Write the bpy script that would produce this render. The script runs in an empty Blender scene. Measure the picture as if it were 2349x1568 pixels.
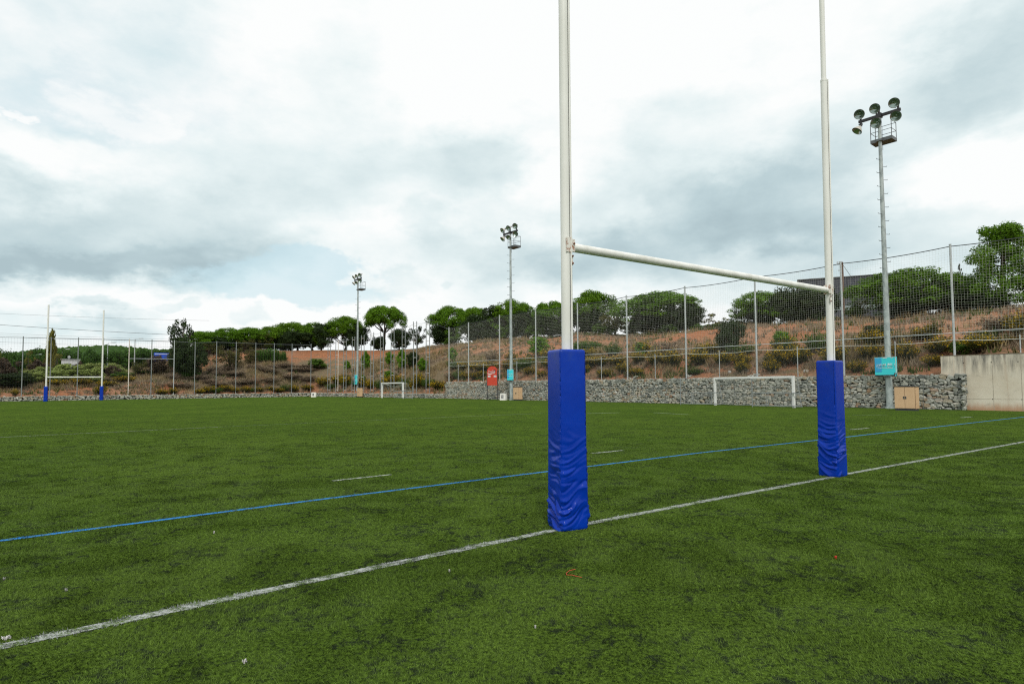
import bpy, bmesh, math, random
import numpy as np
from mathutils import Vector, Matrix, noise as mnoise
C = bpy.context.scene.collection
SC = bpy.context.scene
R = math.radians
rng = np.random.default_rng(7)
random.seed(11)

# ------------------------------------------------------------------ camera
FPX, CX, CY, HOR, CAMH = 1400.0, 1174.5, 814.0, 884.0, 1.51   # measured on a 2349x1568 grid
PITCH = math.atan((HOR - CY) / FPX); ROLL = 0.006
fw = Vector((0, math.cos(PITCH), math.sin(PITCH)))
up0 = Vector((0, -math.sin(PITCH), math.cos(PITCH)))
rt0 = Vector((1, 0, 0))
rt = rt0 * math.cos(ROLL) - up0 * math.sin(ROLL)
up = up0 * math.cos(ROLL) + rt0 * math.sin(ROLL)
CAM = Vector((0, 0, CAMH))
cd = bpy.data.cameras.new('camera'); cam = bpy.data.objects.new('camera', cd); C.objects.link(cam)
cam.matrix_world = Matrix(((rt.x, up.x, -fw.x, 0), (rt.y, up.y, -fw.y, 0), (rt.z, up.z, -fw.z, CAMH), (0, 0, 0, 1)))
cd.sensor_width = 36; cd.lens = FPX / 2349 * 36; cd.shift_y = (814 - 784) / 2349
cd.clip_start = 0.05; cd.clip_end = 6000
SC.camera = cam

def ray(px, py):
    return (fw + rt * ((px - CX) / FPX) + up * ((CY - py) / FPX))
def G(px, py, z=0.0):
    d = ray(px, py); k = (z - CAMH) / d.z
    return CAM + d * k
def at(px, py, y):
    d = ray(px, py); return CAM + d * (y / d.y)
def depth(p):
    return (Vector(p) - CAM).dot(fw)
def proj(p):
    d = Vector(p) - CAM; z = d.dot(fw)
    return CX + FPX * d.dot(rt) / z, CY - FPX * d.dot(up) / z

# ------------------------------------------------------------------ object helpers
def tag(o, label=None, cat=None, group=None, kind=None):
    if label: o['label'] = label
    if cat: o['category'] = cat
    if group: o['group'] = group
    if kind: o['kind'] = kind
    return o
def thing(name, label, cat, loc=(0, 0, 0), rz=0.0, group=None):
    o = bpy.data.objects.new(name, None); C.objects.link(o)
    o.location = loc; o.rotation_euler = (0, 0, rz); o.empty_display_size = 0.2
    return tag(o, label, cat, group)
def copy_tree(o, parent=None):
    c = o.copy(); C.objects.link(c)
    if parent is not None: c.parent = parent
    for ch in o.children: copy_tree(ch, c)
    return c
def link(name, me, parent=None):
    o = bpy.data.objects.new(name, me); C.objects.link(o)
    if parent is not None: o.parent = parent
    return o

class MB:
    """collects vertices and faces of one mesh"""
    def __init__(s): s.v = []; s.f = []; s.mi = []; s.sm = []; s.col = None
    def add(s, vs, fs, mi=0, smooth=False):
        b = len(s.v); s.v.extend([tuple(p) for p in vs])
        for f in fs:
            s.f.append([i + b for i in f]); s.mi.append(mi); s.sm.append(smooth)
    def box(s, c, size, mi=0, rot=None, taper=1.0):
        x, y, z = size[0] / 2, size[1] / 2, size[2] / 2
        vs = [Vector((sx * x * (taper if sz > 0 else 1), sy * y * (taper if sz > 0 else 1), sz * z)) for sz in (-1, 1) for sy in (-1, 1) for sx in (-1, 1)]
        if rot is not None: vs = [rot @ p for p in vs]
        c = Vector(c)
        s.add([p + c for p in vs], [(0, 2, 3, 1), (4, 5, 7, 6), (0, 1, 5, 4), (2, 6, 7, 3), (0, 4, 6, 2), (1, 3, 7, 5)], mi)
    def tube(s, pts, r, n=8, mi=0, cap=True, smooth=True):
        pts = [Vector(p) for p in pts]
        rs = r if isinstance(r, (list, tuple)) else [r] * len(pts)
        rings = []
        for i, p in enumerate(pts):
            a = pts[min(i + 1, len(pts) - 1)] - pts[max(i - 1, 0)]
            a = a.normalized() if a.length > 1e-9 else Vector((0, 0, 1))
            ref = Vector((0, 0, 1)) if abs(a.z) < 0.9 else Vector((1, 0, 0))
            e1 = a.cross(ref).normalized(); e2 = a.cross(e1).normalized()
            rings.append([p + (e1 * math.cos(2 * math.pi * k / n) + e2 * math.sin(2 * math.pi * k / n)) * rs[i] for k in range(n)])
        vs = [q for rg in rings for q in rg]; fs = []
        for i in range(len(pts) - 1):
            for k in range(n):
                k2 = (k + 1) % n
                fs.append((i * n + k, i * n + k2, (i + 1) * n + k2, (i + 1) * n + k))
        s.add(vs, fs, mi, smooth)
        if cap:
            s.add(rings[0], [tuple(range(n))], mi); s.add(rings[-1], [tuple(reversed(range(n)))], mi)
    def lathe(s, prof, n=24, mi=0, M=None, smooth=True):
        vs = []
        for (r, z) in prof:
            for k in range(n):
                a = 2 * math.pi * k / n; p = Vector((r * math.cos(a), r * math.sin(a), z))
                vs.append(M @ p if M is not None else p)
        fs = []
        for i in range(len(prof) - 1):
            for k in range(n):
                k2 = (k + 1) % n
                fs.append((i * n + k, i * n + k2, (i + 1) * n + k2, (i + 1) * n + k))
        s.add(vs, fs, mi, smooth)
    def mesh(s, name, mats):
        me = bpy.data.meshes.new(name); me.from_pydata(s.v, [], s.f)
        for m in (mats if isinstance(mats, (list, tuple)) else [mats]): me.materials.append(m)
        me.polygons.foreach_set('material_index', s.mi); me.polygons.foreach_set('use_smooth', s.sm)
        if s.col is not None:
            a = me.attributes.new('rnd', 'FLOAT', 'POINT'); a.data.foreach_set('value', s.col)
        me.update(); return me
    def build(s, name, mats, parent=None):
        return link(name, s.mesh(name, mats), parent)

def np_mesh(name, V, F, mats, attrs=None, smooth=False):
    """V (n,3), F (m,k) int -> mesh, fast"""
    me = bpy.data.meshes.new(name)
    V = np.ascontiguousarray(V, np.float32); F = np.ascontiguousarray(F, np.int32)
    m, k = F.shape
    me.vertices.add(len(V)); me.vertices.foreach_set('co', V.ravel())
    me.loops.add(m * k); me.loops.foreach_set('vertex_index', F.ravel())
    me.polygons.add(m); me.polygons.foreach_set('loop_start', np.arange(0, m * k, k, dtype=np.int32))
    me.polygons.foreach_set('loop_total', np.full(m, k, np.int32))
    me.polygons.foreach_set('use_smooth', np.full(m, smooth, bool))
    for mt in (mats if isinstance(mats, (list, tuple)) else [mats]): me.materials.append(mt)
    for nm, arr in (attrs or {}).items():
        a = me.attributes.new(nm, 'FLOAT', 'POINT'); a.data.foreach_set('value', np.ascontiguousarray(arr, np.float32))
    me.update(calc_edges=True); me.validate(); return me

# ------------------------------------------------------------------ materials
class NT:
    def __init__(s, nt): s.nt = nt; nt.nodes.clear()
    def n(s, t, **kw):
        nd = s.nt.nodes.new(t)
        ins = kw.pop('ins', {})
        for k, v in kw.items(): setattr(nd, k, v)
        for k, v in ins.items():
            if isinstance(v, bpy.types.NodeSocket): s.nt.links.new(v, nd.inputs[k])
            else: nd.inputs[k].default_value = v
        return nd
    def link(s, a, b): s.nt.links.new(a, b)
    def noise(s, vec, scale, detail=4, rough=0.55, dist=0.0):
        nd = s.n('ShaderNodeTexNoise', ins={'Scale': scale, 'Detail': detail, 'Roughness': rough, 'Distortion': dist})
        if vec is not None: s.link(vec, nd.inputs['Vector'])
        return nd.outputs['Fac']
    def ramp(s, fac, a, b, smooth=False):
        nd = s.n('ShaderNodeMapRange', ins={'Value': fac, 'From Min': a, 'From Max': b})
        nd.interpolation_type = 'SMOOTHSTEP' if smooth else 'LINEAR'
        return nd.outputs['Result']
    def mixc(s, f, a, b, mode='MIX'):
        nd = s.n('ShaderNodeMix', data_type='RGBA', blend_type=mode)
        for i, v in ((0, f), (6, a), (7, b)):
            if isinstance(v, bpy.types.NodeSocket): s.link(v, nd.inputs[i])
            else: nd.inputs[i].default_value = (v if i == 0 else tuple(v) + (1,) if len(v) == 3 else v)
        return nd.outputs[2]
    def math(s, op, a, b=0.0, c=None, clamp=False):
        nd = s.n('ShaderNodeMath', operation=op); nd.use_clamp = clamp
        for i, v in enumerate((a, b, c)):
            if v is None: continue
            if isinstance(v, bpy.types.NodeSocket): s.link(v, nd.inputs[i])
            else: nd.inputs[i].default_value = v
        return nd.outputs[0]
    def vmul(s, v, k):
        nd = s.n('ShaderNodeVectorMath', operation='MULTIPLY'); s.link(v, nd.inputs[0]); nd.inputs[1].default_value = k
        return nd.outputs[0]

def newmat(name):
    m = bpy.data.materials.new(name); m.use_nodes = True
    return m, NT(m.node_tree)
def finish(t, col, rough=0.6, bump=None, metal=0.0, spec=0.5, coat=0.0, bdist=0.01, bstr=0.6):
    b = t.n('ShaderNodeBsdfPrincipled', ins={'Metallic': metal, 'Specular IOR Level': spec, 'Coat Weight': coat})
    for nm, v in (('Base Color', col), ('Roughness', rough)):
        if isinstance(v, bpy.types.NodeSocket): t.link(v, b.inputs[nm])
        else: b.inputs[nm].default_value = v if nm == 'Roughness' else tuple(v) + (1,)
    if bump is not None:
        bp = t.n('ShaderNodeBump', ins={'Strength': bstr, 'Distance': bdist, 'Height': bump}); t.link(bp.outputs[0], b.inputs['Normal'])
    o = t.n('ShaderNodeOutputMaterial'); t.link(b.outputs[0], o.inputs[0]); return b
def simple(name, c1, c2=None, scale=6.0, rough=0.6, metal=0.0, bump=0.0, spec=0.5, coat=0.0, lo=0.35, hi=0.65, stretch=(1, 1, 1), rough2=None):
    m, t = newmat(name)
    tc = t.n('ShaderNodeTexCoord').outputs['Object']
    v = t.vmul(tc, stretch)
    f = t.noise(v, scale, 6, 0.6)
    col = t.mixc(t.ramp(f, lo, hi), c1, c2 or [x * 0.85 for x in c1])
    rg = t.ramp(t.noise(v, scale * 2.3, 4), 0.3, 0.7) if rough2 is not None else None
    if rg is not None:
        rr = t.n('ShaderNodeMapRange', ins={'Value': rg, 'To Min': rough, 'To Max': rough2}).outputs[0]
    else: rr = rough
    finish(t, col, rr, t.noise(v, scale * 4, 5) if bump else None, metal, spec, coat, bdist=bump or 0.01)
    return m
def leafmat(name, c1, c2, trans=0.25, c3=None):
    """leaf colour varies from leaf to leaf (attribute rnd) and from clump to clump"""
    m, t = newmat(name)
    a = t.n('ShaderNodeAttribute', attribute_name='rnd').outputs['Fac']
    col = t.mixc(a, c1, c2)
    if c3 is not None:
        oi = t.n('ShaderNodeObjectInfo').outputs['Random']
        col = t.mixc(t.ramp(oi, 0.0, 1.0), col, t.mixc(0.6, col, c3))
    d = t.n('ShaderNodeBsdfPrincipled', ins={'Roughness': 0.7, 'Specular IOR Level': 0.12}); t.link(col, d.inputs['Base Color'])
    tr = t.n('ShaderNodeBsdfTranslucent'); t.link(col, tr.inputs['Color'])
    mx = t.n('ShaderNodeMixShader', ins={0: trans}); t.link(d.outputs[0], mx.inputs[1]); t.link(tr.outputs[0], mx.inputs[2])
    o = t.n('ShaderNodeOutputMaterial'); t.link(mx.outputs[0], o.inputs[0])
    return m

M = {}
M['white_paint'] = simple('white_paint', (.80, .80, .76), (.70, .70, .65), 3.0, 0.42, bump=0.001, stretch=(1, 1, .35), rough2=.55)
M['bar_paint'] = simple('bar_paint', (.80, .80, .76), (.62, .62, .57), 5.0, 0.45, bump=0.001, lo=.42, hi=.7)
M['goal_white'] = simple('goal_white', (.80, .80, .78), (.72, .72, .70), 4, .5)
M['rusty_paint'] = simple('rusty_paint', (.74, .72, .66), (.30, .10, .03), 22.0, 0.6, lo=.50, hi=.62)
M['dark_metal'] = simple('dark_metal', (.035, .035, .04), (.06, .055, .05), 10, .5)
M['galv'] = simple('galvanised', (.52, .55, .55), (.38, .41, .42), 9, .5, metal=.15, rough2=.65)
M['galv_dark'] = simple('galvanised_dark', (.15, .165, .17), (.10, .11, .115), 9, .55, metal=.3)
M['mast_metal'] = simple('mast_metal', (.44, .49, .48), (.27, .31, .31), 5.0, .55, metal=.15, stretch=(1, 1, .5), lo=.4, hi=.62)
M['black'] = simple('black_paint', (.012, .012, .014), (.02, .02, .022), 8, .5)
M['rust'] = simple('rust', (.22, .07, .025), (.12, .05, .03), 12, .8)
M['beige'] = simple('beige_enclosure', (.66, .44, .26), (.60, .39, .225), 3, .5, bump=.001)
M['beige_dark'] = simple('beige_gap', (.10, .06, .035), None, 3, .7)
M['plinth'] = simple('dark_plinth', (.035, .042, .05), None, 4, .6)
M['red'] = simple('red_board', (.60, .055, .025), (.52, .05, .022), 6, .45)
M['turq'] = simple('turquoise_board', (.05, .72, .76), (.04, .64, .72), 2.0, .45)
M['turq_blue'] = simple('faded_blue_film', (.04, .36, .72), (.03, .42, .70), 2.0, .45)
M['white_print'] = simple('white_print', (.78, .80, .80), None, 4, .5)
M['whitebox'] = simple('white_plastic', (.80, .78, .74), (.74, .71, .66), 5, .5)
M['net'] = simple('net_twine', (.62, .62, .55), (.52, .53, .47), 20, .8)
M['net_dark'] = simple('net_cable', (.05, .055, .06), None, 5, .6)
M['bark'] = simple('bark', (.10, .07, .05), (.05, .037, .03), 7, .9, bump=.02, stretch=(1, 1, .3))
M['pole_wood'] = simple('pole_wood', (.16, .085, .05), (.10, .06, .04), 4, .85, stretch=(1, 1, .2))
M['blue_board'] = simple('blue_board', (.015, .09, .62), None, 3, .5)
M['frame_grey'] = simple('frame_grey', (.25, .27, .27), (.18, .20, .20), 9, .6)
M['reflector'] = simple('lamp_glass', (.38, .47, .43), (.26, .33, .30), 3.5, .16, metal=.75)
M['lamp_shell'] = simple('lamp_shell', (.62, .60, .53), (.5, .48, .42), 5, .45)
M['slate'] = simple('slate_cladding', (.035, .04, .055), (.05, .055, .07), 2, .5)
M['pale_wall'] = simple('pale_wall', (.55, .56, .56), (.48, .49, .5), 2, .7)
M['window'] = simple('window_glass', (.06, .07, .08), None, 2, .1)
M['pale_panel'] = simple('pale_panel', (.30, .36, .37), None, 2, .3)
# ------------------------------------------------------------------ site layout
U = Vector((-.635, .773)); N = Vector((.773, .635))
def side(s, o=0.0): return Vector((0, 64)) + U * s + N * o
PW = side(13.3, .35)                                   # end of the tall stone wall
CN = Vector((-31.2, 95.5))                             # far corner of the pitch
FD = Vector((-28.8, -23.9)).normalized()               # along the far end
EL = CN + FD * 75
ER = side(-95, .35)
BP = np.array([ER, PW, CN, EL])                        # boundary, field on its left
seglen = [np.linalg.norm(BP[i + 1] - BP[i]) for i in range(3)]
T0 = -seglen[0]
def field(x, y):
    """signed outward distance and perimeter coordinate (0 at the end of the tall wall)"""
    x = np.asarray(x, float); y = np.asarray(y, float)
    best = np.full(x.shape, 1e9); T = np.zeros(x.shape); ins = np.ones(x.shape, bool)
    t0 = T0
    for i in range(3):
        a, b = BP[i], BP[i + 1]; d = (b - a) / seglen[i]
        px, py = x - a[0], y - a[1]
        tt = px * d[0] + py * d[1]; cr = px * d[1] - py * d[0]      # >0 to the right: outside
        ins &= cr < 0
        tc = np.clip(tt, 0, seglen[i]); qx, qy = px - tc * d[0], py - tc * d[1]
        dist = np.hypot(qx, qy)
        m = dist < best
        best = np.where(m, dist, best); T = np.where(m, t0 + (tt if i in (0, 2) else tc), T)
        t0 += seglen[i]
    return np.where(ins, -best, best), T
HC_T = [-120, -60, -40, -20, 0, 15, 31, 38, 44, 50, 56, 66, 120]
HC_H = [7.0, 7.5, 7.6, 8.0, 8.6, 8.7, 8.4, 7.9, 6.5, 4.6, 3.6, 3.2, 3.0]
F_D = [0, .7, 2.0, 6, 10, 15, 22, 30, 90]
F_H = [0, .01, .08, .42, .58, .80, 1.0, 1.03, 1.0]
def vnoise(x, y, s, seed=0.0):
    x = np.asarray(x, float) / s + seed; y = np.asarray(y, float) / s - seed * 1.7
    xi, yi = np.floor(x), np.floor(y); fx, fy = x - xi, y - yi
    fx = fx * fx * (3 - 2 * fx); fy = fy * fy * (3 - 2 * fy)
    def h(a, b):
        v = np.sin(a * 127.1 + b * 311.7) * 43758.5453; return v - np.floor(v)
    return (h(xi, yi) * (1 - fx) + h(xi + 1, yi) * fx) * (1 - fy) + (h(xi, yi + 1) * (1 - fx) + h(xi + 1, yi + 1) * fx) * fy
def wall_h(T):
    return np.where(T < -52.4, 3.0, np.where(T < -.2, 2.0, .52))
def H(x, y):
    d, T = field(x, y); b = wall_h(T) - .04
    hc = np.interp(T, HC_T, HC_H); f = np.interp(d, F_D, F_H)
    f2 = np.interp(d, [0, .5, 3, 12, 90], [0, 0, .25, .8, 1.0])
    f = np.where(T > 52, f2, f)
    z = b + np.maximum(hc - b, .2) * f
    k = np.clip((d - .8) / 4, 0, 1)
    z = z + k * ((vnoise(x, y, 5.0, 3) - .5) * .7 + (vnoise(x, y, 1.7, 9) - .5) * .28 + (vnoise(x, y, .7, 5) - .5) * .10)
    far = np.clip((np.hypot(x, y) - 170) / 200, 0, 1)
    z = z * (1 - far) + far * 1.5
    return np.where(d > 0, z, 0.0)
def Hs(x, y): return float(H(np.array([x]), np.array([y]))[0])
def outw(px, d):
    """ground point of picture column px at outward distance d from the pitch edge"""
    r = ray(px, 850); r = Vector((r.x, r.y)).normalized()
    ks = np.arange(20, 420, .1); X = r.x * ks; Y = r.y * ks
    D, _ = field(X, Y); i = int(np.argmax(D >= d))
    x, y = X[i], Y[i]
    return Vector((x, y, Hs(x, y)))
def rise(p, py, px=None):
    """height at which the vertical over p shows at picture row py"""
    lo, hi = -5.0, 80.0
    for _ in range(40):
        m = (lo + hi) / 2
        if proj((p[0], p[1], m))[1] > py: lo = m
        else: hi = m
    return lo

# ------------------------------------------------------------------ pitch
def turf_color(t, pos):
    big = t.noise(pos, .22, 3, .5); med = t.noise(pos, 1.5, 6, .62, .3); fine = t.noise(pos, 34, 5, .78); str_ = t.noise(t.vmul(pos, (1.0, .8, 1)), 10.0, 8, .78, .3)
    g1 = t.mixc(t.ramp(big, .35, .65), (.092, .158, .020), (.122, .194, .026))
    g2 = t.mixc(t.ramp(fine, .38, .60), (.020, .036, .009), g1)
    dk = t.math('ADD', t.math('MULTIPLY', med, .30), t.math('MULTIPLY', str_, .70))
    f = t.ramp(dk, .505, .585, True)
    return t.mixc(t.math('MULTIPLY', f, .88), g2, (.017, .023, .017)), dk, fine
m, t = newmat('artificial_turf')
pos = t.n('ShaderNodeNewGeometry').outputs['Position']
col, dk, fine = turf_color(t, pos)
finish(t, col, 1.0, t.math('ADD', t.noise(pos, 140, 3, .7), t.math('MULTIPLY', t.noise(pos, 30, 4), 1.2)), spec=.0, bdist=.02, bstr=.8)
M['turf'] = m
m, t = newmat('turf_fibre')
pos = t.n('ShaderNodeNewGeometry').outputs['Position']
col, dk, fine = turf_color(t, pos)
a = t.n('ShaderNodeAttribute', attribute_name='rnd').outputs['Fac']
col = t.mixc(a, t.mixc(.30, col, (.015, .022, .010)), t.mixc(.34, col, (.20, .32, .045)))
finish(t, col, .7, spec=.10); M['fibre'] = m
def line_mat(name, c, worn):
    m, t = newmat(name)
    pos = t.n('ShaderNodeNewGeometry').outputs['Position']
    col, dk, fine = turf_color(t, pos)
    n1 = t.noise(t.vmul(pos, (.6, 1, 1)), 14, 6, .7); n2 = t.noise(pos, 70, 3, .7)
    f = t.ramp(t.math('ADD', t.math('MULTIPLY', n1, .6), t.math('MULTIPLY', n2, .4)), worn, worn + .09)
    finish(t, t.mixc(f, col, c), .7, t.noise(pos, 120, 3), spec=.2, bdist=.02)
    return m
M['line_white'] = line_mat('line_white', (.42, .44, .42), .455)
M['line_faint'] = line_mat('line_faint', (.26, .33, .20), .46)
M['line_blue'] = line_mat('line_blue', (.02, .20, .52), .40)
def fib(name, c1, c2):
    m, t = newmat(name); a = t.n('ShaderNodeAttribute', attribute_name='rnd').outputs['Fac']
    pos = t.n('ShaderNodeNewGeometry').outputs['Position']
    n1 = t.noise(t.vmul(pos, (.6, 1, 1)), 9, 6, .7)
    finish(t, t.mixc(t.ramp(n1, .42, .57), t.mixc(a, c1, c2), (.035, .038, .042)), .6, spec=.2); return m
M['fibre_white'] = fib('fibre_white', (.20, .22, .215), (.60, .62, .60))
M['fibre_blue'] = fib('fibre_blue', (.008, .10, .30), (.03, .30, .72))

ext = [(p[0] + q[0], p[1] + q[1], 0) for p, q in zip([BP[0], BP[1], BP[2], BP[3]], [N * .3, N * .3, (-.2, .45), (-.2, .25)])]
mb = MB()
mb.add(ext + [(-140, 20, 0), (-140, -60, 0), (95, -60, 0)], [(6, 0, 1, 2, 3, 4, 5)][:1])
pitch = mb.build('turf_pitch', M['turf']); tag(pitch, 'green artificial turf of the rugby pitch', 'pitch', kind='structure')

def polyline(pts, n=1): return [Vector((p.x, p.y)) for p in pts]
GL = polyline([G(*p) for p in [(-420, 1570), (0, 1483.6), (402, 1398.5), (803, 1313.5), (1274, 1215), (1606, 1151), (1899, 1096), (1946, 1086), (2349, 1013), (2800, 938)]])
BL = polyline([G(*p) for p in [(-420, 1293), (0, 1240), (721, 1147), (1257, 1081), (1606, 1038.2), (1946, 1001.5), (2349, 956), (2600, 930)]])
def strip(name, pts, w, mat, z=.004, lab=None):
    mb = MB(); L = []
    for i, p in enumerate(pts):
        a = (pts[min(i + 1, len(pts) - 1)] - pts[max(i - 1, 0)]).normalized(); nrm = Vector((-a.y, a.x))
        L.append((p + nrm * w / 2, p - nrm * w / 2))
    vs = [(q.x, q.y, z) for pr in L for q in pr]
    mb.add(vs, [(2 * i + 1, 2 * i + 3, 2 * i + 2, 2 * i) for i in range(len(pts) - 1)])
    o = mb.build(name, mat); tag(o, lab, 'pitch line', kind='structure'); return o
goal_line = strip('goal_line', GL, .098, M['line_white'], lab='white goal line painted on the turf under the near goal posts')
blue_line = strip('blue_line', BL, .085, M['line_blue'], lab='long thin blue line painted on the turf beyond the near goal')
def seg(name, a, b, w, mat, lab):
    pa, pb = G(*a), G(*b); return strip(name, polyline([pa, pb]), w, mat, lab=lab)
seg('dash_line', (762, 1102.5), (897, 1088), .10, M['line_white'], 'short white dash on the turf left of the near goal')
seg('dash_line', (1358, 1039.5), (1429, 1032.5), .11, M['line_white'], 'short white dash on the turf between the two near posts')
seg('dash_line', (1952, 985), (1992, 981.5), .14, M['line_white'], 'short white dash on the turf right of the right blue pad')
seg('dash_line', (1940, 982.5), (1975, 983.5), .06, M['line_faint'], 'faint thin white dash crossing the dash right of the right pad')
seg('dash_line', (2206, 957.5), (2229, 955.8), .16, M['line_white'], 'short white dash on the turf before the concrete wall')
seg('faint_line', (0, 1002.5), (500, 979), .07, M['line_white'], 'thin white line across the left of the pitch')
seg('faint_line', (500, 979), (1010, 957), .07, M['line_faint'], 'faint white line fading across the middle of the pitch')
seg('faint_line', (1010, 957), (1245, 947.5), .10, M['line_faint'], 'faint white line on the turf left of the left pad')
seg('faint_line', (1540, 952), (1880, 976), .09, M['line_blue'], 'faint blue line between the near posts') if False else None
seg('faint_line', (1346, 948), (1420, 946), .22, M['line_faint'], 'faint pale line on the far turf right of the left pad')
seg('faint_line', (1500, 946), (1580, 950.5), .2, M['line_faint'], 'faint pale line on the turf before the wide white goal')
seg('faint_line', (1955, 951), (2035, 952.5), .12, M['line_faint'], 'faint pale line on the turf before the right floodlight mast')

# turf fibres near the camera
def dist_poly(P, pts):
    best = np.full(len(P), 1e9)
    for i in range(len(pts) - 1):
        a = np.array(pts[i]); b = np.array(pts[i + 1]); d = b - a; L = np.hypot(*d); d = d / L
        q = P - a; t = np.clip(q @ d, 0, L); r = q - np.outer(t, d); best = np.minimum(best, np.hypot(r[:, 0], r[:, 1]))
    return best
def fibres(y0, y1, dens, w, h):
    A = .5 * (y1 ** 2 - y0 ** 2) * 1.84 + 2.4 * (y1 - y0); n = int(A * dens)
    y = np.sqrt(rng.uniform(0, 1, n * 2) * (y1 ** 2 - y0 ** 2) + y0 ** 2)[:n]
    x = rng.uniform(-1, 1, n) * (y * .92 + 1.2)
    P = np.stack([x, y], 1)
    ang = rng.uniform(0, 2 * np.pi, n); ww = w * rng.uniform(.7, 1.3, n); hh = h * rng.uniform(.55, 1.2, n)
    cl = (vnoise(x, y, .09, 4) - .5) + (vnoise(x, y, .5, 2) - .5) * .8
    lean_a = rng.normal(0, 1, n) * 1.0 + vnoise(x, y, .35, 8) * 6.28
    lean = hh * rng.uniform(.3, 1.5, n); hh = hh * np.clip(1 + cl * .9, .35, 1.6)
    dx, dy = np.cos(ang) * ww / 2, np.sin(ang) * ww / 2
    V = np.zeros((n, 3, 3), np.float32)
    V[:, 0, 0] = x - dx; V[:, 0, 1] = y - dy; V[:, 1, 0] = x + dx; V[:, 1, 1] = y + dy
    V[:, 2, 0] = x + np.cos(lean_a) * lean; V[:, 2, 1] = y + np.sin(lean_a) * lean; V[:, 2, 2] = hh
    V[:, :2, 2] = 0.0
    return P, V
Ps, Vs = [], []
for (y0, y1, dn, w, h) in [(2.6, 6.0, 11000, .0045, .013), (6.0, 10, 4500, .007, .013), (10, 16, 1500, .011, .012), (16, 34, 420, .018, .011)]:
    p, v = fibres(y0, y1, dn, w, h)
    if y0 >= 16:
        kp = rng.uniform(0, 1, len(p)) < np.interp(p[:, 1], [16, 34], [1, 0]); p, v = p[kp], v[kp]
    Ps.append(p); Vs.append(v)
P = np.concatenate(Ps); V = np.concatenate(Vs)
jit = rng.normal(0, .006, len(P))
# faint tyre tracks: sheen of brushed pile put in as lighter fibre colour
track_w = np.zeros(len(P))
for tr, tw in (([(1470, 285), (1540, 300), (1585, 350), (1590, 420), (1560, 460), (1500, 500)], .05), ([(1330, 640), (1315, 700), (1285, 800), (1270, 900), (1300, 1000), (1345, 1110)], .035), ([(1640, 410), (1655, 450)], .05), ([(1740, 600), (1715, 680), (1700, 760)], .05), ([(1795, 385), (1800, 450)], .06), ([(1835, 380), (1850, 440)], .06), ([(1420, 700), (1395, 770)], .05)):
    pl = polyline([G((2800 + x / 1.4468) / 1.7437, (1650 + y / 1.4468) / 1.7437) for x, y in tr])
    for o in (0, .16): track_w = np.maximum(track_w, (dist_poly(P - np.array([o, 0]), pl) < tw) * 1.0)
inW = dist_poly(P, GL) + jit * 1.5 + (vnoise(P[:, 0], P[:, 1], .12, 6) - .5) * .024 < .061; inB = dist_poly(P, BL) + jit < .040
for nm, mask, mat, host in (('turf_fibres', ~(inW | inB), M['fibre'], None), ('goal_line_fibres', inW, M['fibre_white'], goal_line), ('blue_line_fibres', inB, M['fibre_blue'], blue_line)):
    v = V[mask]; k = len(v)
    rd = rng.uniform(0, 1, k) ** 1.4
    if host is None: rd = np.clip(rd + track_w[mask] * .30, 0, 1)
    me = np_mesh(nm, v.reshape(-1, 3), np.arange(k * 3).reshape(-1, 3), mat, {'rnd': np.repeat(rd, 3)})
    o = link(nm, me, host)
    if host is None: tag(o, 'short green plastic grass fibres of the turf', 'turf', kind='stuff')

# ------------------------------------------------------------------ terrain outside the pitch
m, t = newmat('hillside_soil')
pos = t.n('ShaderNodeNewGeometry').outputs['Position']
veg = t.n('ShaderNodeAttribute', attribute_name='veg').outputs['Fac']
n1 = t.noise(pos, .45, 6, .65); n2 = t.noise(pos, 2.2, 6, .65, .4); n3 = t.noise(pos, .12, 3)
n4 = t.noise(t.vmul(pos, (1, 1, 3)), 5.0, 6, .7)
red = t.mixc(t.ramp(n2, .35, .65), (.33, .116, .050), (.40, .190, .098))
red = t.mixc(t.ramp(n3, .4, .6), red, (.35, .19, .112))
litter = t.mixc(t.ramp(n4, .4, .62), (.14, .098, .066), (.26, .195, .125))
red = t.mixc(t.math('MULTIPLY', t.ramp(n4, .50, .58), .75), red, (.13, .065, .04))
grass = t.mixc(t.ramp(n4, .5, .62), litter, (.07, .09, .03))
f = t.ramp(t.math('ADD', n1, t.math('SUBTRACT', veg, .5)), .42, .56)
finish(t, t.mixc(f, red, grass), .95, t.math('ADD', n4, t.math('MULTIPLY', n2, 2.0)), spec=.1, bdist=.12, bstr=.8)
M['soil'] = m
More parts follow.
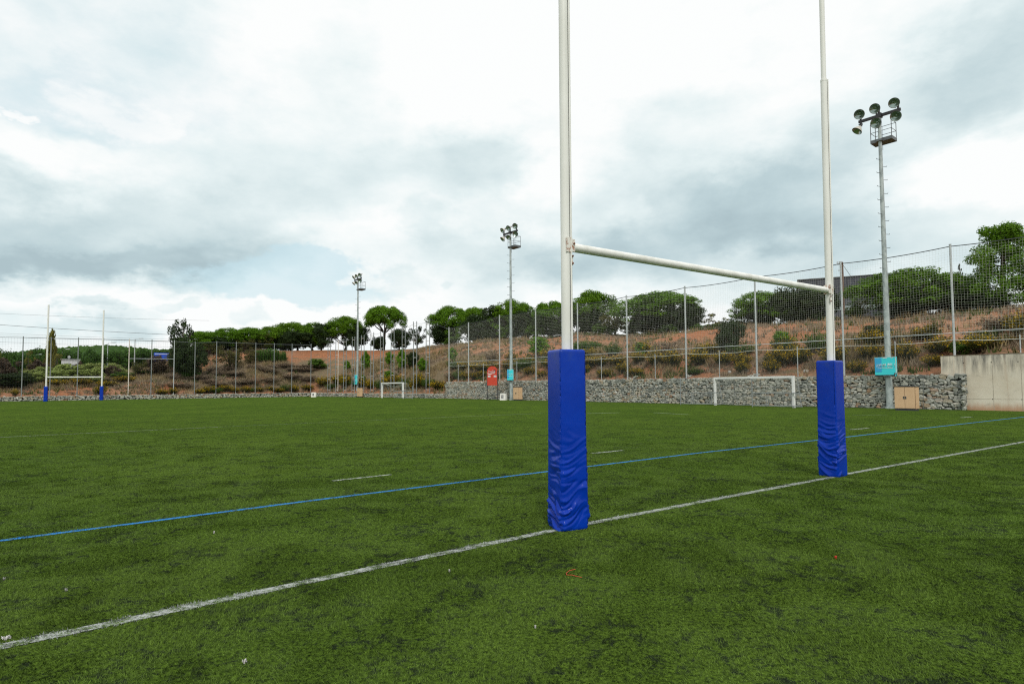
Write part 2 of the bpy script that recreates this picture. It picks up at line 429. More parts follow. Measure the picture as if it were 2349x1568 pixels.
def terrain():
    # ring of samples measured outward from the pitch edge, then a coarse skirt to the horizon
    ts = np.concatenate([np.arange(T0, -1, .8), np.arange(-1, 1, .25), np.arange(1, 31, .7)])
    pts = []; 
    def peri(T):
        if T <= 0: return Vector(BP[0]) + (Vector(BP[1]) - Vector(BP[0])) * ((T - T0) / seglen[0]), 0
        if T <= seglen[1]: return Vector(BP[1]) + (Vector(BP[2]) - Vector(BP[1])) * (T / seglen[1]), 1
        return Vector(BP[2]) + FD * (T - seglen[1]), 2
    nrm = []
    for i in range(3):
        d = (BP[i + 1] - BP[i]) / seglen[i]; nrm.append(Vector((d[1], -d[0])))
    ring = []
    for T in ts: p, i = peri(T); ring.append((p, nrm[i]))
    for k in range(1, 5):
        a = k / 5; 
        ring.append((Vector(BP[2]), (nrm[1] * (1 - a) + nrm[2] * a).normalized()))
    for T in np.arange(seglen[1], seglen[1] + seglen[2], .8): p, i = peri(T); ring.append((p, nrm[2]))
    ds = [.58, .60, .7, 1.1, 1.6, 2.2, 2.9, 3.7, 4.5, 5.4, 6.4, 7.4, 8.5, 9.7, 11, 12.3, 13.6, 15, 16.5, 18, 19.5, 21, 22.5, 24.5, 27, 30, 34, 39, 46, 56, 70, 90, 120, 160, 220, 320, 480, 700, 1100, 1800, 3000]
    n = len(ring); V = np.zeros((len(ds), n, 3))
    for j, d in enumerate(ds):
        for i, (p, q) in enumerate(ring):
            V[j, i, 0] = p.x + q.x * d; V[j, i, 1] = p.y + q.y * d
    z = H(V[..., 0], V[..., 1]); z[0] = -.2
    V[..., 2] = z
    D, T = field(V[..., 0], V[..., 1])
    lowveg = np.interp(D, [0, 2, 5.5, 8, 12, 16, 21, 24], [.46, .44, .46, .34, .30, .32, .36, .75])
    farveg = np.interp(D, [0, 1.0, 2.0, 5, 9, 12, 16, 20, 24], [.42, .40, .5, .58, .62, .56, .36, .34, .7])
    leftveg = np.interp(D, [0, .5, 4.0, 6, 12, 30], [.34, .26, .30, .6, .75, .85])
    veg = np.where(T < 3, lowveg, np.where(T < 48, farveg, leftveg))
    J, I = np.meshgrid(np.arange(len(ds) - 1), np.arange(n - 1), indexing='ij')
    F = np.stack([J * n + I, J * n + I + 1, (J + 1) * n + I + 1, (J + 1) * n + I], -1).reshape(-1, 4)
    me = np_mesh('hillside', V.reshape(-1, 3), F, M['soil'], {'veg': veg.ravel()}, True)
    tag(link('hillside', me), 'red earth hillside rising around the pitch', 'hillside', kind='structure')
terrain()
mb = MB(); mb.add([(-3000, -3000, -.06), (3000, -3000, -.06), (3000, 3000, -.06), (-3000, 3000, -.06)], [(0, 1, 2, 3)])
tag(mb.build('ground', M['soil']), 'ground beyond the pitch reaching the horizon', 'ground', kind='structure')
# ------------------------------------------------------------------ rugby goals
m, t = newmat('blue_vinyl')
tc = t.n('ShaderNodeTexCoord').outputs['Object']
f = t.noise(tc, 3.0, 5, .6); g = t.noise(tc, 60, 3)
col = t.mixc(t.ramp(f, .4, .7), (.0004, .030, .33), (.0008, .038, .39))
dz = t.n('ShaderNodeSeparateXYZ'); t.link(tc, dz.inputs[0])
dust = t.math('MULTIPLY', t.ramp(dz.outputs[2], 1.55, 1.9, True), t.ramp(t.noise(tc, 5, 5, .6), .45, .7))
col = t.mixc(t.math('MULTIPLY', dust, .45), col, (.05, .09, .16))
sp = t.ramp(t.noise(tc, 2.1, 4, .5), .66, .74)
col = t.mixc(t.math('MULTIPLY', sp, .5), col, (.006, .02, .10))
finish(t, col, .27, g, spec=.20, bdist=.0006, bstr=.25); M['vinyl'] = m

def pad_mesh(name, side_len, height, seed, amp=1.0, nper=112, nrow=150):
    """square foam sleeve under wrinkled vinyl, creases deeper towards the ground"""
    h = side_len / 2; rc = .022; per = []
    q = nper // 4
    for s in range(4):
        a = s * math.pi / 2; ca, sa = math.cos(a), math.sin(a)
        for k in range(q):
            w = k / q
            # along one side starting at a corner
            x = -h + 2 * h * w; y = -h
            ex = max(0, rc - (x + h)) if x < 0 else max(0, rc - (h - x))
            y2 = y + (rc - math.sqrt(max(rc * rc - ex * ex, 0)))
            per.append((Vector((x * ca - y2 * sa, x * sa + y2 * ca, 0)), Vector((sa, -ca, 0)), w, s))
    n = len(per); V = []; 
    for j in range(nrow + 1):
        z = height * j / nrow; zz = z
        for (p, nr, w, s) in per:
            e = min(w, 1 - w) * 2                    # 0 at corners, 1 mid face
            ff = w if s % 2 == 0 else 1 - w
            # creases run from one vertical edge and rise across the face
            ww_ = w if s % 2 == 0 else 1 - w
            tilt = (.10 + .42 * max(0, 1 - z / 1.1)) * ww_ * side_len
            u = (z - tilt) * 8.5 + mnoise.noise(Vector((ww_ * 1.1 + s * 5, z * 2.2, seed + 2))) * 1.1
            v1 = mnoise.noise(Vector((ww_ * .55 + s * 4.0, u, seed))); v2 = mnoise.noise(Vector((ww_ * .8 + s * 7.0, u * 1.7 + 3, seed + 5)))
            r1 = max(0.0, 1 - abs(v1) * 4.2) ** 1.5; r2 = max(0.0, 1 - abs(v2) * 5.0) ** 1.5
            fall = max(0.0, min(1.0, (1.18 - z) / .95)) ** 1.5
            gate = max(0.0, min(1.0, mnoise.noise(Vector((ww_ * .6 + s * 2.2, z * 3.4, seed + 11))) * 2.4 + .95))
            d = amp * fall * gate * (.044 * r1 - .026 * r2) * (.9 - .25 * (abs(w - .5) * 2))
            d += amp * .0012 * mnoise.noise(Vector((w * 2 + s * 3, z * 1.7, seed + 9))) + .0003 * mnoise.noise(Vector((w * 7 + s * 9, z * 16, seed)))
            d += .012 * fall                       # slumped, fuller at the foot
            edge = max(0.0, (z - (height - .02)) / .02)
            inw = edge ** 2 * .014 + max(0.0, (.015 - z) / .015) * .008
            V.append(p * (1 - inw / h) + nr * d * (1 - edge * .7) + Vector((0, 0, z)))
    F = []
    for j in range(nrow):
        for k in range(n):
            k2 = (k + 1) % n; F.append((j * n + k, j * n + k2, (j + 1) * n + k2, (j + 1) * n + k))
    b = nrow * n; base = len(V)
    for k in range(n):                               # top closing in towards the post
        p = V[b + k]; V.append(Vector((p.x * .35, p.y * .35, height + .002)))
    for k in range(n):
        k2 = (k + 1) % n; F.append((b + k, b + k2, base + k2, base + k))
    me = bpy.data.meshes.new(name); me.from_pydata(V, [], F); me.materials.append(M['vinyl'])
    for p in me.polygons: p.use_smooth = True
    return me

def rugby_goal(a, b, bar_z, h_lo, h_hi, label, padrot, padh=1.88, padside=.31, det=True, r=.050, leans=((0, 0), (0, 0)), step=None, seeds=(1.0, 4.0)):
    a = Vector((a[0], a[1], 0)); b = Vector((b[0], b[1], 0)); mid = (a + b) / 2
    root = thing('rugby_goal', label, 'rugby goal', mid)
    for i, p in enumerate((a, b)):
        q = p - mid; lean = Vector((leans[i][0], leans[i][1], 0))
        cut = (step or (99, 99))[i]
        def P(z): return q + lean * z + Vector((0, 0, z))
        mb = MB()
        if cut < h_hi:
            mb.tube([P(0), P(cut)], r, 28); mb.tube([P(cut), P(h_hi)], r * .80, 24); mb.tube([P(cut - .03), P(cut + .004)], r * 1.04, 28)
        else:
            mb.tube([P(0), P(h_hi)], r, 28)
        upr = mb.build('upright', M['white_paint'], root)
        if det:
            fa = R(-14); fd = Vector((math.cos(fa), math.sin(fa), 0)); fn = Vector((-fd.y, fd.x, 0)); top = min(cut, h_hi)
            mb = MB()                                  # sail track: a dark slot and a light rail
            for (o, w, mi) in ((r + .002, .012, 1), (r + .014, .017, 0)):
                rot = Matrix.Rotation(fa, 3, 'Z')
                c = P(top / 2) + fd * o
                vs = []
                for z in (0, top):
                    for sx, sy in ((-1, -1), (1, -1), (1, 1), (-1, 1)):
                        vs.append(P(z) + fd * (o + sx * w / 2) + fn * sy * (.010 if mi == 0 else .007))
                mb.add(vs, [(0, 1, 5, 4), (1, 2, 6, 5), (2, 3, 7, 6), (3, 0, 4, 7), (0, 3, 2, 1), (4, 5, 6, 7)], mi)
            mb.build('sail_track', [M['white_paint'], M['black']], upr)
        pm = pad_mesh('post_pad', padside, padh, seeds[i], 1.0 if det else .8, 112 if det else 48, 150 if det else 40)
        pd = link('post_pad', pm, root); pd.location = q; pd.rotation_euler = (0, 0, padrot[i])
    v = (b - a).normalized(); w = Vector((-v.y, v.x, 0))
    pa = a - mid + Vector((leans[0][0], leans[0][1], 1)) * 1.0 * 0 + Vector((leans[0][0] * bar_z, leans[0][1] * bar_z, bar_z[0] if isinstance(bar_z, tuple) else bar_z)) if False else None
    za, zb = bar_z if isinstance(bar_z, tuple) else (bar_z, bar_z)
    A = a - mid + Vector((leans[0][0] * za, leans[0][1] * za, za)); B = b - mid + Vector((leans[1][0] * zb, leans[1][1] * zb, zb))
    vv = (B - A).normalized()
    mb = MB(); mb.tube([A + vv * (r + .008), B - vv * (r + .004)], r * .97, 28); mb.build('crossbar', M['bar_paint'], root)
    if det:
        for (p, sgn) in ((A, 1), (B, -1)):
            rz = Matrix.Rotation(math.atan2(v.y, v.x), 3, 'Z')
            mb = MB()
            c = p + v * sgn * (r + .006)
            mb.box(c + Vector((0, 0, .01)), (.012, .10, .155), 0, rz)
            mb.box(c + v * sgn * .018 - w * .048 + Vector((0, 0, .01)), (.045, .010, .135), 0, rz)
            mb.box(c - v * sgn * .05 - w * .054 + Vector((0, 0, .01)), (.085, .007, .16), 0, rz)
            br = mb.build('bracket', M['rusty_paint'], root)
            for dz in (.03, -.11, -.19):
                mb = MB()
                cc = c - w * .056 + v * sgn * (.02 if dz > 0 else -.004) + Vector((0, 0, dz))
                mb.tube([cc + w * .012, cc - w * .012], .011, 8); mb.build('bolt', M['rust'], br)
            mb = MB(); mb.box(c - w * .050 + v * sgn * (-.004) + Vector((0, 0, -.155)), (.022, .006, .11), 0, rz)
            mb.build('hinge_plate', M['rusty_paint'], br)
    return root

NL = G(1303, 1208); NR = G(1911, 1090)
barz = (rise(NL, 565), rise(NR, 666))
def lean_for(base, z, px):
    """sideways lean in metres per metre so that the post top stands where the photo has it"""
    p = proj((base.x, base.y, z)); k = depth((base.x, base.y, z)) / FPX
    return (px - p[0]) * k / z
zl = rise(NL, 0); zr = rise(NR, 0)
lnL = lean_for(NL, zl, 1291.5); lnR = lean_for(NR, zr, 1885)
near = rugby_goal((NL.x, NL.y), (NR.x, NR.y), barz, 0, 11, 'large near white rugby goal with two wrinkled blue post pads', (R(24), R(37)), padh=1.89,
                  leans=((lnL, 0), (lnR, 0)), step=(99, rise(NR, 184)), r=.0505)
FL = G(104.6, 920.2); FR_ = G(232.5, 917.4)
far_goal = rugby_goal((FL.x, FL.y), (FR_.x, FR_.y), (rise(FL, 865), rise(FR_, 864.6)), 0, rise(FL, 699), 'small distant white rugby goal with blue pads at the far end',
                      (R(20), R(20)), padh=rise(FL, 886), padside=.34, det=False, r=.085)

# ------------------------------------------------------------------ stone walls
m, t = newmat('gabion_stone')
a = t.n('ShaderNodeAttribute', attribute_name='rnd').outputs['Fac']
pos = t.n('ShaderNodeNewGeometry').outputs['Position']
cr = t.n('ShaderNodeValToRGB', ins={'Fac': a}); e = cr.color_ramp; e.interpolation = 'LINEAR'
cols = [(0, (.15, .16, .145)), (.3, (.30, .31, .275)), (.55, (.45, .445, .39)), (.78, (.38, .32, .23)), (.9, (.30, .18, .11)), (1, (.52, .51, .46))]
e.elements[0].position = 0; e.elements[0].color = cols[0][1] + (1,)
e.elements[1].position = 1; e.elements[1].color = cols[-1][1] + (1,)
for p_, c_ in cols[1:-1]: el = e.elements.new(p_); el.color = c_ + (1,)
n1 = t.noise(pos, 7, 6, .65)
finish(t, t.mixc(t.ramp(n1, .35, .7), cr.outputs[0], (.10, .105, .095), 'MIX') if False else t.mixc(t.math('MULTIPLY', t.ramp(n1, .45, .75), .45), cr.outputs[0], (.19, .19, .165)), .9, n1, spec=.2, bdist=.03)
M['stone'] = m
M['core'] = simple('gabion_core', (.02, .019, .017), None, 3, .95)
M['wire'] = simple('basket_wire', (.20, .215, .21), None, 3, .5, metal=.4)
bm_ = bmesh.new(); bmesh.ops.create_icosphere(bm_, subdivisions=1, radius=1.0)
ICO = np.array([v.co[:] for v in bm_.verts]); ICOF = np.array([[v.index for v in f.verts] for f in bm_.faces]); bm_.free()
bm_ = bmesh.new(); bmesh.ops.create_icosphere(bm_, subdivisions=2, radius=1.0)
ICO2 = np.array([v.co[:] for v in bm_.verts]); ICO2F = np.array([[v.index for v in f.verts] for f in bm_.faces]); bm_.free()
def stones_at(cs, sz, rots, vr, fine=False):
    """batch of angular stones: centres, half sizes, z rotations"""
    ico, icf = (ICO2, ICO2F) if fine else (ICO, ICOF)
    n = len(cs); base = np.sign(ico) * np.abs(ico) ** .60
    V = base[None] * (1 + rng.uniform(-.20, .16, (n, len(ico), 1)))
    V = V * sz[:, None, :]
    tl = rng.normal(0, .30, n); c, s = np.cos(tl)[:, None], np.sin(tl)[:, None]
    x = V[..., 0] * c - V[..., 2] * s; z = V[..., 0] * s + V[..., 2] * c; V[..., 0] = x; V[..., 2] = z
    c, s = np.cos(rots)[:, None], np.sin(rots)[:, None]
    x = V[..., 0] * c - V[..., 1] * s; y = V[..., 0] * s + V[..., 1] * c; V[..., 0] = x; V[..., 1] = y
    V = V + cs[:, None, :]
    F = icf[None] + (np.arange(n) * len(ico))[:, None, None]
    return V.reshape(-1, 3), F.reshape(-1, 3), np.repeat(vr, len(ico))
def stone_face(p0, p1, z0, z1, size, out, jit=.02):
    """stones filling the upright rectangle p0-p1 x z0-z1; their faces stand at the line"""
    p0, p1 = Vector(p0), Vector(p1); L = (p1 - p0).length; d = (p1 - p0) / L; q = Vector((d.y, -d.x)) * out
    cs, sz, ro = [], [], []
    z = z0
    while z < z1 - .03:
        hh = min(size * random.uniform(.5, .95), z1 - z); 
        if z1 - z - hh < size * .35: hh = z1 - z
        x = random.uniform(-.1, 0)
        while x < L:
            w = size * random.choice((.55, .8, 1.0, 1.2, 1.5, 1.9)) * random.uniform(.85, 1.15)
            parts = [(z, hh)]
            if hh > size * .6 and random.random() < .35: k = random.uniform(.35, .65); parts = [(z, hh * k), (z + hh * k, hh * (1 - k))]
            for (zz, h2) in parts:
                dep = .09; c = p0 + d * (x + w / 2) + q * (dep * .4 + random.uniform(-jit, jit) - dep)
                cs.append((c.x, c.y, zz + h2 / 2 + random.uniform(-.045, .045))); sz.append((w / 2 * 1.06, dep, h2 / 2 * random.uniform(1.0, 1.35))); ro.append(math.atan2(d.y, d.x) + random.uniform(-.12, .12))
            x += w
        z += hh
    return np.array(cs), np.array(sz), np.array(ro)
def stone_top(p0, p1, z, width, size, out):
    p0, p1 = Vector(p0), Vector(p1); L = (p1 - p0).length; d = (p1 - p0) / L; q = Vector((d.y, -d.x))
    n = int(L * width / size / size * 1.5); cs, sz, ro = [], [], []
    for i in range(n):
        c = p0 + d * random.uniform(0, L) + q * random.uniform(0, width)
        s = size * random.uniform(.3, .55); cs.append((c.x, c.y, z + random.uniform(-.05, .02))); sz.append((s, s * .8, s * .5)); ro.append(random.uniform(0, 6.3))
    return np.array(cs), np.array(sz), np.array(ro)
def gabion(name, label, p0, p1, tiers, size, depth_=.6, ends=False, group=None, fine=False, cell=2.0):
    """p0->p1 with the pitch on the left; tiers = [(z0, z1, setback)]"""
    p0, p1 = Vector(p0), Vector(p1); L = (p1 - p0).length; d = (p1 - p0) / L; q = Vector((d.y, -d.x))
    root = thing(name, label, 'stone wall', (p0.x, p0.y, 0), group=group)
    C3 = lambda p, z: Vector((p.x - p0.x, p.y - p0.y, z))
    VV, FF, AA, off = [], [], [], 0
    core = MB(); wire = MB()
    for (z0, z1, sb) in tiers:
        a, b = p0 + q * sb, p1 + q * sb
        sets = [stone_face(a, b, z0, z1, size, -1), stone_top(a + q * .04, b + q * .04, z1 - .02, .5, size, 1)]
        if ends:
            sets.append(stone_face(p0 + q * (sb + depth_), p0 + q * sb, z0, z1, size, -1)); 
        for (cs, sz, ro) in sets:
            if not len(cs): continue
            cs = cs - np.array([p0.x, p0.y, 0])
            # a small gap where two baskets meet
            along = cs[:, 0] * d.x + cs[:, 1] * d.y
            vr = np.clip(rng.normal(.45, .24, len(cs)) + (vnoise(cs[:, 0] + p0.x, cs[:, 1] + p0.y + cs[:, 2] * 2, 1.7, 3) - .5) * .5, 0, 1)
            v, f, at_ = stones_at(cs, sz, ro, vr, fine); VV.append(v); FF.append(f + off); AA.append(at_); off += len(v)
        rot = Matrix.Rotation(math.atan2(d.y, d.x), 3, 'Z')
        cc = (a + b) / 2 + q * (depth_ / 2 + .075)
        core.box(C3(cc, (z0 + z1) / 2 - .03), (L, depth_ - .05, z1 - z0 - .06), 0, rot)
        for k in range(int(L / cell) + 1):
            pp = a + d * (k * cell) - q * .055
            wire.box(C3(pp, (z0 + z1) / 2), (.018, .012, z1 - z0), 0, rot)
        for zz in (z0 + .02, z1 + .01): wire.box(C3((a + b) / 2 - q * .058, zz), (L, .010, .014), 0, rot)
    me = np_mesh('stone_fill', np.concatenate(VV), np.concatenate(FF), M['stone'], {'rnd': np.concatenate(AA)})
    link('stone_fill', me, root)
    core.build('wall_core', M['core'], root); wire.build('wire_basket', M['wire'], root)
    return root
TALL0 = side(-39.15, .35)
gabion('gabion_wall', 'tall grey stone gabion wall along the right side of the pitch', TALL0, PW, [(0, .62, .0), (.62, 1.28, .10), (1.28, 1.97, .14)], .215, .7, ends=True, fine=True)
gabion('gabion_wall', 'low grey stone wall behind the small white goal, left of the tall stone wall', PW + (CN - PW).normalized() * .05, CN, [(0, .53, 0)], .21, .6)
gabion('gabion_wall', 'low pale stone wall along the far end behind the distant rugby goal', CN, CN + FD * 62, [(0, .55, 0)], .30, .6)

# loose stones lying on the tall wall and earth bank
M['rock'] = simple('white_rock', (.58, .57, .53), (.42, .41, .37), 8, .85, bump=.01)
def boulder(name, label, p, s, mat, group=None):
    v = ICO2 * (1 + rng.uniform(-.13, .13, (len(ICO2), 1))); v = np.sign(v) * np.abs(v) ** .8 * np.array(s)
    o = link(name, np_mesh(name, v, ICO2F, mat)); o.location = p; o.rotation_euler = (0, 0, random.uniform(0, 3)); tag(o, label, 'stone', group); return o
for (px, d, s, lab) in ((2983, 2.0, (.22, .16, .14), 'white squared stone on the earth bank above the wide white goal'), (3224, 1.9, (.2, .15, .14), 'white rounded stone on the earth bank left of the right blue pad'),
                        (2918, 1.8, (.13, .1, .1), 'small white stone on the earth bank left of the squared white stone')):
    p = outw(px / 1.7437, d); boulder('loose_stone', lab, p + Vector((0, 0, s[2] * .6)), s, M['rock'])
def rubble(px0, px1, label, n=26):
    pa, pb = outw(px0, 1.0), outw(px1, 1.0); cs, sz, ro = [], [], []
    for i in range(n):
        k = min(max(random.gauss(.5, .22), 0), 1); c = pa.lerp(pb, k); h = (1 - abs(k - .5) * 2) * .28
        c = c + Vector((N.x, N.y, 0)) * random.uniform(-.35, .4); s = random.uniform(.07, .16)
        cs.append((c.x, c.y, 2.0 + random.uniform(0, max(h, .03)))); sz.append((s, s * .8, s * .6)); ro.append(random.uniform(0, 6))
    v, f, a = stones_at(np.array(cs), np.array(sz), np.array(ro), np.clip(rng.normal(.6, .2, n), 0, 1))
    tag(link('stone_rubble', np_mesh('stone_rubble', v, f, M['stone'], {'rnd': a})), label, 'rubble', kind='stuff')
rubble(1560, 1596, 'loose stones heaped at a fence post foot on the tall wall')
rubble(1716, 1748, 'loose stones heaped on the tall wall above the wide goal')
rubble(1440, 1480, 'loose stones heaped on the tall wall right of the left pad')
rubble(1148, 1180, 'loose stones heaped on the tall wall behind the middle mast')

# concrete wall
m, t = newmat('stained_concrete')
oc = t.n('ShaderNodeTexCoord').outputs['Object']; sx = t.n('ShaderNodeSeparateXYZ'); t.link(oc, sx.inputs[0])
n1 = t.noise(oc, .9, 6, .6); n2 = t.noise(t.vmul(oc, (1, 1, .12)), 4.2, 6, .7); n3 = t.noise(oc, 8, 5)
col = t.mixc(t.ramp(n1, .35, .7), (.60, .53, .42), (.72, .66, .55))
streak = t.math('MULTIPLY', t.ramp(n2, .40, .62), t.ramp(sx.outputs[2], 1.5, 3.0, True))
col = t.mixc(t.math('MULTIPLY', streak, .95), col, (.13, .125, .115))
blot = t.ramp(t.noise(oc, 1.5, 5, .6, .5), .62, .72)
col = t.mixc(t.math('MULTIPLY', blot, .35), col, (.27, .25, .22))
low = t.math('MULTIPLY', t.ramp(t.math('ADD', sx.outputs[2], t.math('MULTIPLY', n2, .5)), .75, .25, True), .75)
col = t.mixc(low, col, (.42, .19, .085))
rst = t.math('MULTIPLY', t.ramp(t.noise(t.vmul(oc, (1.3, 1, .1)), 2.2, 5, .6), .6, .7), .35)
col = t.mixc(rst, col, (.36, .20, .11))
finish(t, col, .85, n3, spec=.25, bdist=.01, bstr=.4); M['concrete'] = m
M['concrete_line'] = simple('formwork_joint', (.34, .30, .24), (.44, .39, .31), 6, .9)
M['wall_cap'] = simple('weathered_cap', (.24, .17, .12), (.15, .115, .09), 4, .9)
cw0 = side(-38.0, .62); cw1 = side(-62, .62)
root = thing('concrete_wall', 'stained bare concrete wall at the right end of the stone wall', 'concrete wall', (cw0.x, cw0.y, 0), math.atan2(-U.y, -U.x))
L = (cw1 - cw0).length; CWH = 3.05
mb = MB(); mb.box((L / 2, .15, CWH / 2), (L, .30, CWH)); mb.build('wall_face', M['concrete'], root)
mb = MB(); mb.box((L / 2, .15, CWH + .012), (L + .02, .33, .03)); mb.build('wall_cap', M['wall_cap'], root)
mb = MB()
for k in range(10): mb.box((1.15 + k * 1.22, -.0015, CWH / 2), (.022, .006, CWH - .01))
mb.box((L / 2, -.001, .62), (L, .004, .02)); mb.build('formwork_joint', M['concrete_line'], root)
mb = MB()
for k in range(10):
    for z in (.62, 2.62): 
        x = 1.12 + k * 1.22 + random.uniform(-.1, .1); mb.tube([(x, -.004, z), (x, .03, z)], .028, 10)
mb.build('tie_hole', M['black'], root)

# ------------------------------------------------------------------ fences
def post(mb, p, z0, z1, r=.045, n=8): mb.tube([(p[0], p[1], z0), (p[0], p[1], z1)], r, n)
SIDE_S = [-50.4, -44.5, -38.6, -32.6, -26.65, -20.7, -14.7, -8.7, -2.7, 3.3, 9.2, 13.35]
o_f = .95
fence = thing('ball_stop_fence', 'tall galvanised ball stop fence with white net behind the tall stone wall', 'fence', (0, 0, 0))
FP = []
tops = {1938: 602, 2172: 575}
for s in SIDE_S:
    p = side(s, o_f); z0 = 2.9 if s < -38.5 else 1.85
    FP.append((p, z0)); 
FH = 9.35
def fh(s): return float(np.interp(s, [-50, -38, -32, -20, -8, 3, 13.5], [9.35, 9.35, 9.3, 9.25, 9.2, 9.2, 8.6]))
for (p, z0), s in zip(FP, SIDE_S):
    mb = MB(); post(mb, p, z0 - .1, fh(s) + .1, .062, 10); mb.tube([(p.x, p.y, fh(s) + .1), (p.x, p.y, fh(s) + .13)], .07, 10); mb.build('fence_post', M['galv'], fence)
def line_pts(za, zb, sag, n=8):
    out = []
    for i in range(len(FP) - 1):
        (p, _), (q, _) = FP[i], FP[i + 1]
        for k in range(n): 
            w = k / n; c = p.lerp(q, w); z = za(SIDE_S[i]) * (1 - w) + za(SIDE_S[i + 1]) * w - sag * 4 * w * (1 - w)
            out.append(Vector((c.x, c.y, z)))
    p = FP[-1][0]; out.append(Vector((p.x, p.y, za(SIDE_S[-1])))); return out
mb = MB(); mb.tube(line_pts(fh, 0, .10), .026, 6); mb.build('top_cable', M['net_dark'], fence)
MID = 4.35
mb = MB(); mb.tube(line_pts(lambda s: MID + (.0 if s > -38 else .0), 0, 0, 1), .024, 8); mb.build('middle_rail', M['galv'], fence)
NB = 3.95
mb = MB(); mb.tube([p + Vector((0, 0, random.uniform(-.03, .03))) for p in line_pts(lambda s: NB, 0, .10)], .018, 5); mb.build('net_hem', M['net'], fence)
# net of square meshes: thin twine in both directions on a gently waving sheet
def net(name, a, b, zb, zt, cell, tw, mat, parent, wav=.12, seed=0):
    """a,b: ground ends; zb,zt: functions of 0..1"""
    a, b = Vector(a), Vector(b); L = (b - a).length; d = (b - a) / L; q = Vector((d.y, -d.x))
    nx = max(2, int(L / cell)); nz = max(2, int((zt(.5) - zb(.5)) / cell))
    def P(u, v):
        w = wav * math.sin(3.1416 * v) * (mnoise.noise(Vector((u * 5 + seed, v * 2, seed)))) * 1.6
        z = zb(u) * (1 - v) + zt(u) * v - wav * .9 * math.sin(3.1416 * u) * (1 - abs(2 * v - 1)) * .6
        c = a + d * (L * u) + q * w; return Vector((c.x, c.y, z))
    V, F = [], []
    def strand(pts):
        n0 = len(V)
        for i, p in enumerate(pts):
            t = (pts[min(i + 1, len(pts) - 1)] - pts[max(i - 1, 0)]).normalized()
            e1 = Vector((q.x, q.y, 0)); e2 = t.cross(e1).normalized()
            for k in range(3):
                an = k * 2.0944; V.append(p + (e1 * math.cos(an) + e2 * math.sin(an)) * tw)
        for i in range(len(pts) - 1):
            for k in range(3):
                k2 = (k + 1) % 3; F.append((n0 + i * 3 + k, n0 + i * 3 + k2, n0 + i * 3 + 3 + k2, n0 + i * 3 + 3 + k))
    for i in range(nx + 1): strand([P(i / nx, j / 5) for j in range(6)])
    m_ = max(6, int(L / .9))
    for j in range(nz + 1): strand([P(i / m_, j / nz) for i in range(m_ + 1)])
    return link(name, np_mesh(name, np.array([v[:] for v in V]), np.array(F), mat), parent)
for i in range(len(FP) - 1):
    s0, s1 = SIDE_S[i], SIDE_S[i + 1]
    if s1 < -49: continue
    net('net_panel', FP[i][0], FP[i + 1][0], lambda u: NB - .10 * 4 * u * (1 - u), lambda u: fh(s0) * (1 - u) + fh(s1) * u - .10 * 4 * u * (1 - u), .145, .0027, M['net'], fence, .14, i * 3.3)

# low chain link fence standing on the stone wall, one post in the middle of each bay
cl = thing('chain_link_fence', 'low chain link fence with short posts under the white ball stop net', 'fence', (0, 0, 0))
for i in range(len(FP) - 1):
    p = (FP[i][0] + FP[i + 1][0]) / 2 - N * .05
    if SIDE_S[i + 1] < -44: continue
    mb = MB(); post(mb, p, 1.8 if SIDE_S[i] > -38.6 else 2.9, NB + .12, .03, 8); mb.build('short_post', M['galv'], cl)
a_, b_ = side(-38.6, .85), side(13.3, .85)
V, F = [], []
L = (b_ - a_).length; dd = (b_ - a_) / L; cell = .075
ws = .0018
for sg in (1, -1):
    for k in range(int((L + 2.0) / cell)):
        x0 = k * cell - (2.0 if sg > 0 else 0); x1 = x0 + sg * 2.0; n0 = len(V)
        lo = max(0, -x0 / 2.0) if sg > 0 else 0
        xs = [(x0, 1.92), (x1, 3.92)]
        ok = [(min(max(x, 0), L), z) for x, z in xs]
        if xs[0][0] < 0 or xs[1][0] < 0 or xs[0][0] > L or xs[1][0] > L: continue
        for (x, z) in xs:
            c = a_ + dd * x; V += [(c.x - ws * dd.x, c.y - ws * dd.y, z), (c.x + ws * dd.x, c.y + ws * dd.y, z)]
        F.append((n0, n0 + 1, n0 + 3, n0 + 2))
link('wire_mesh', np_mesh('wire_mesh', np.array(V), np.array(F), M['wire']), cl)

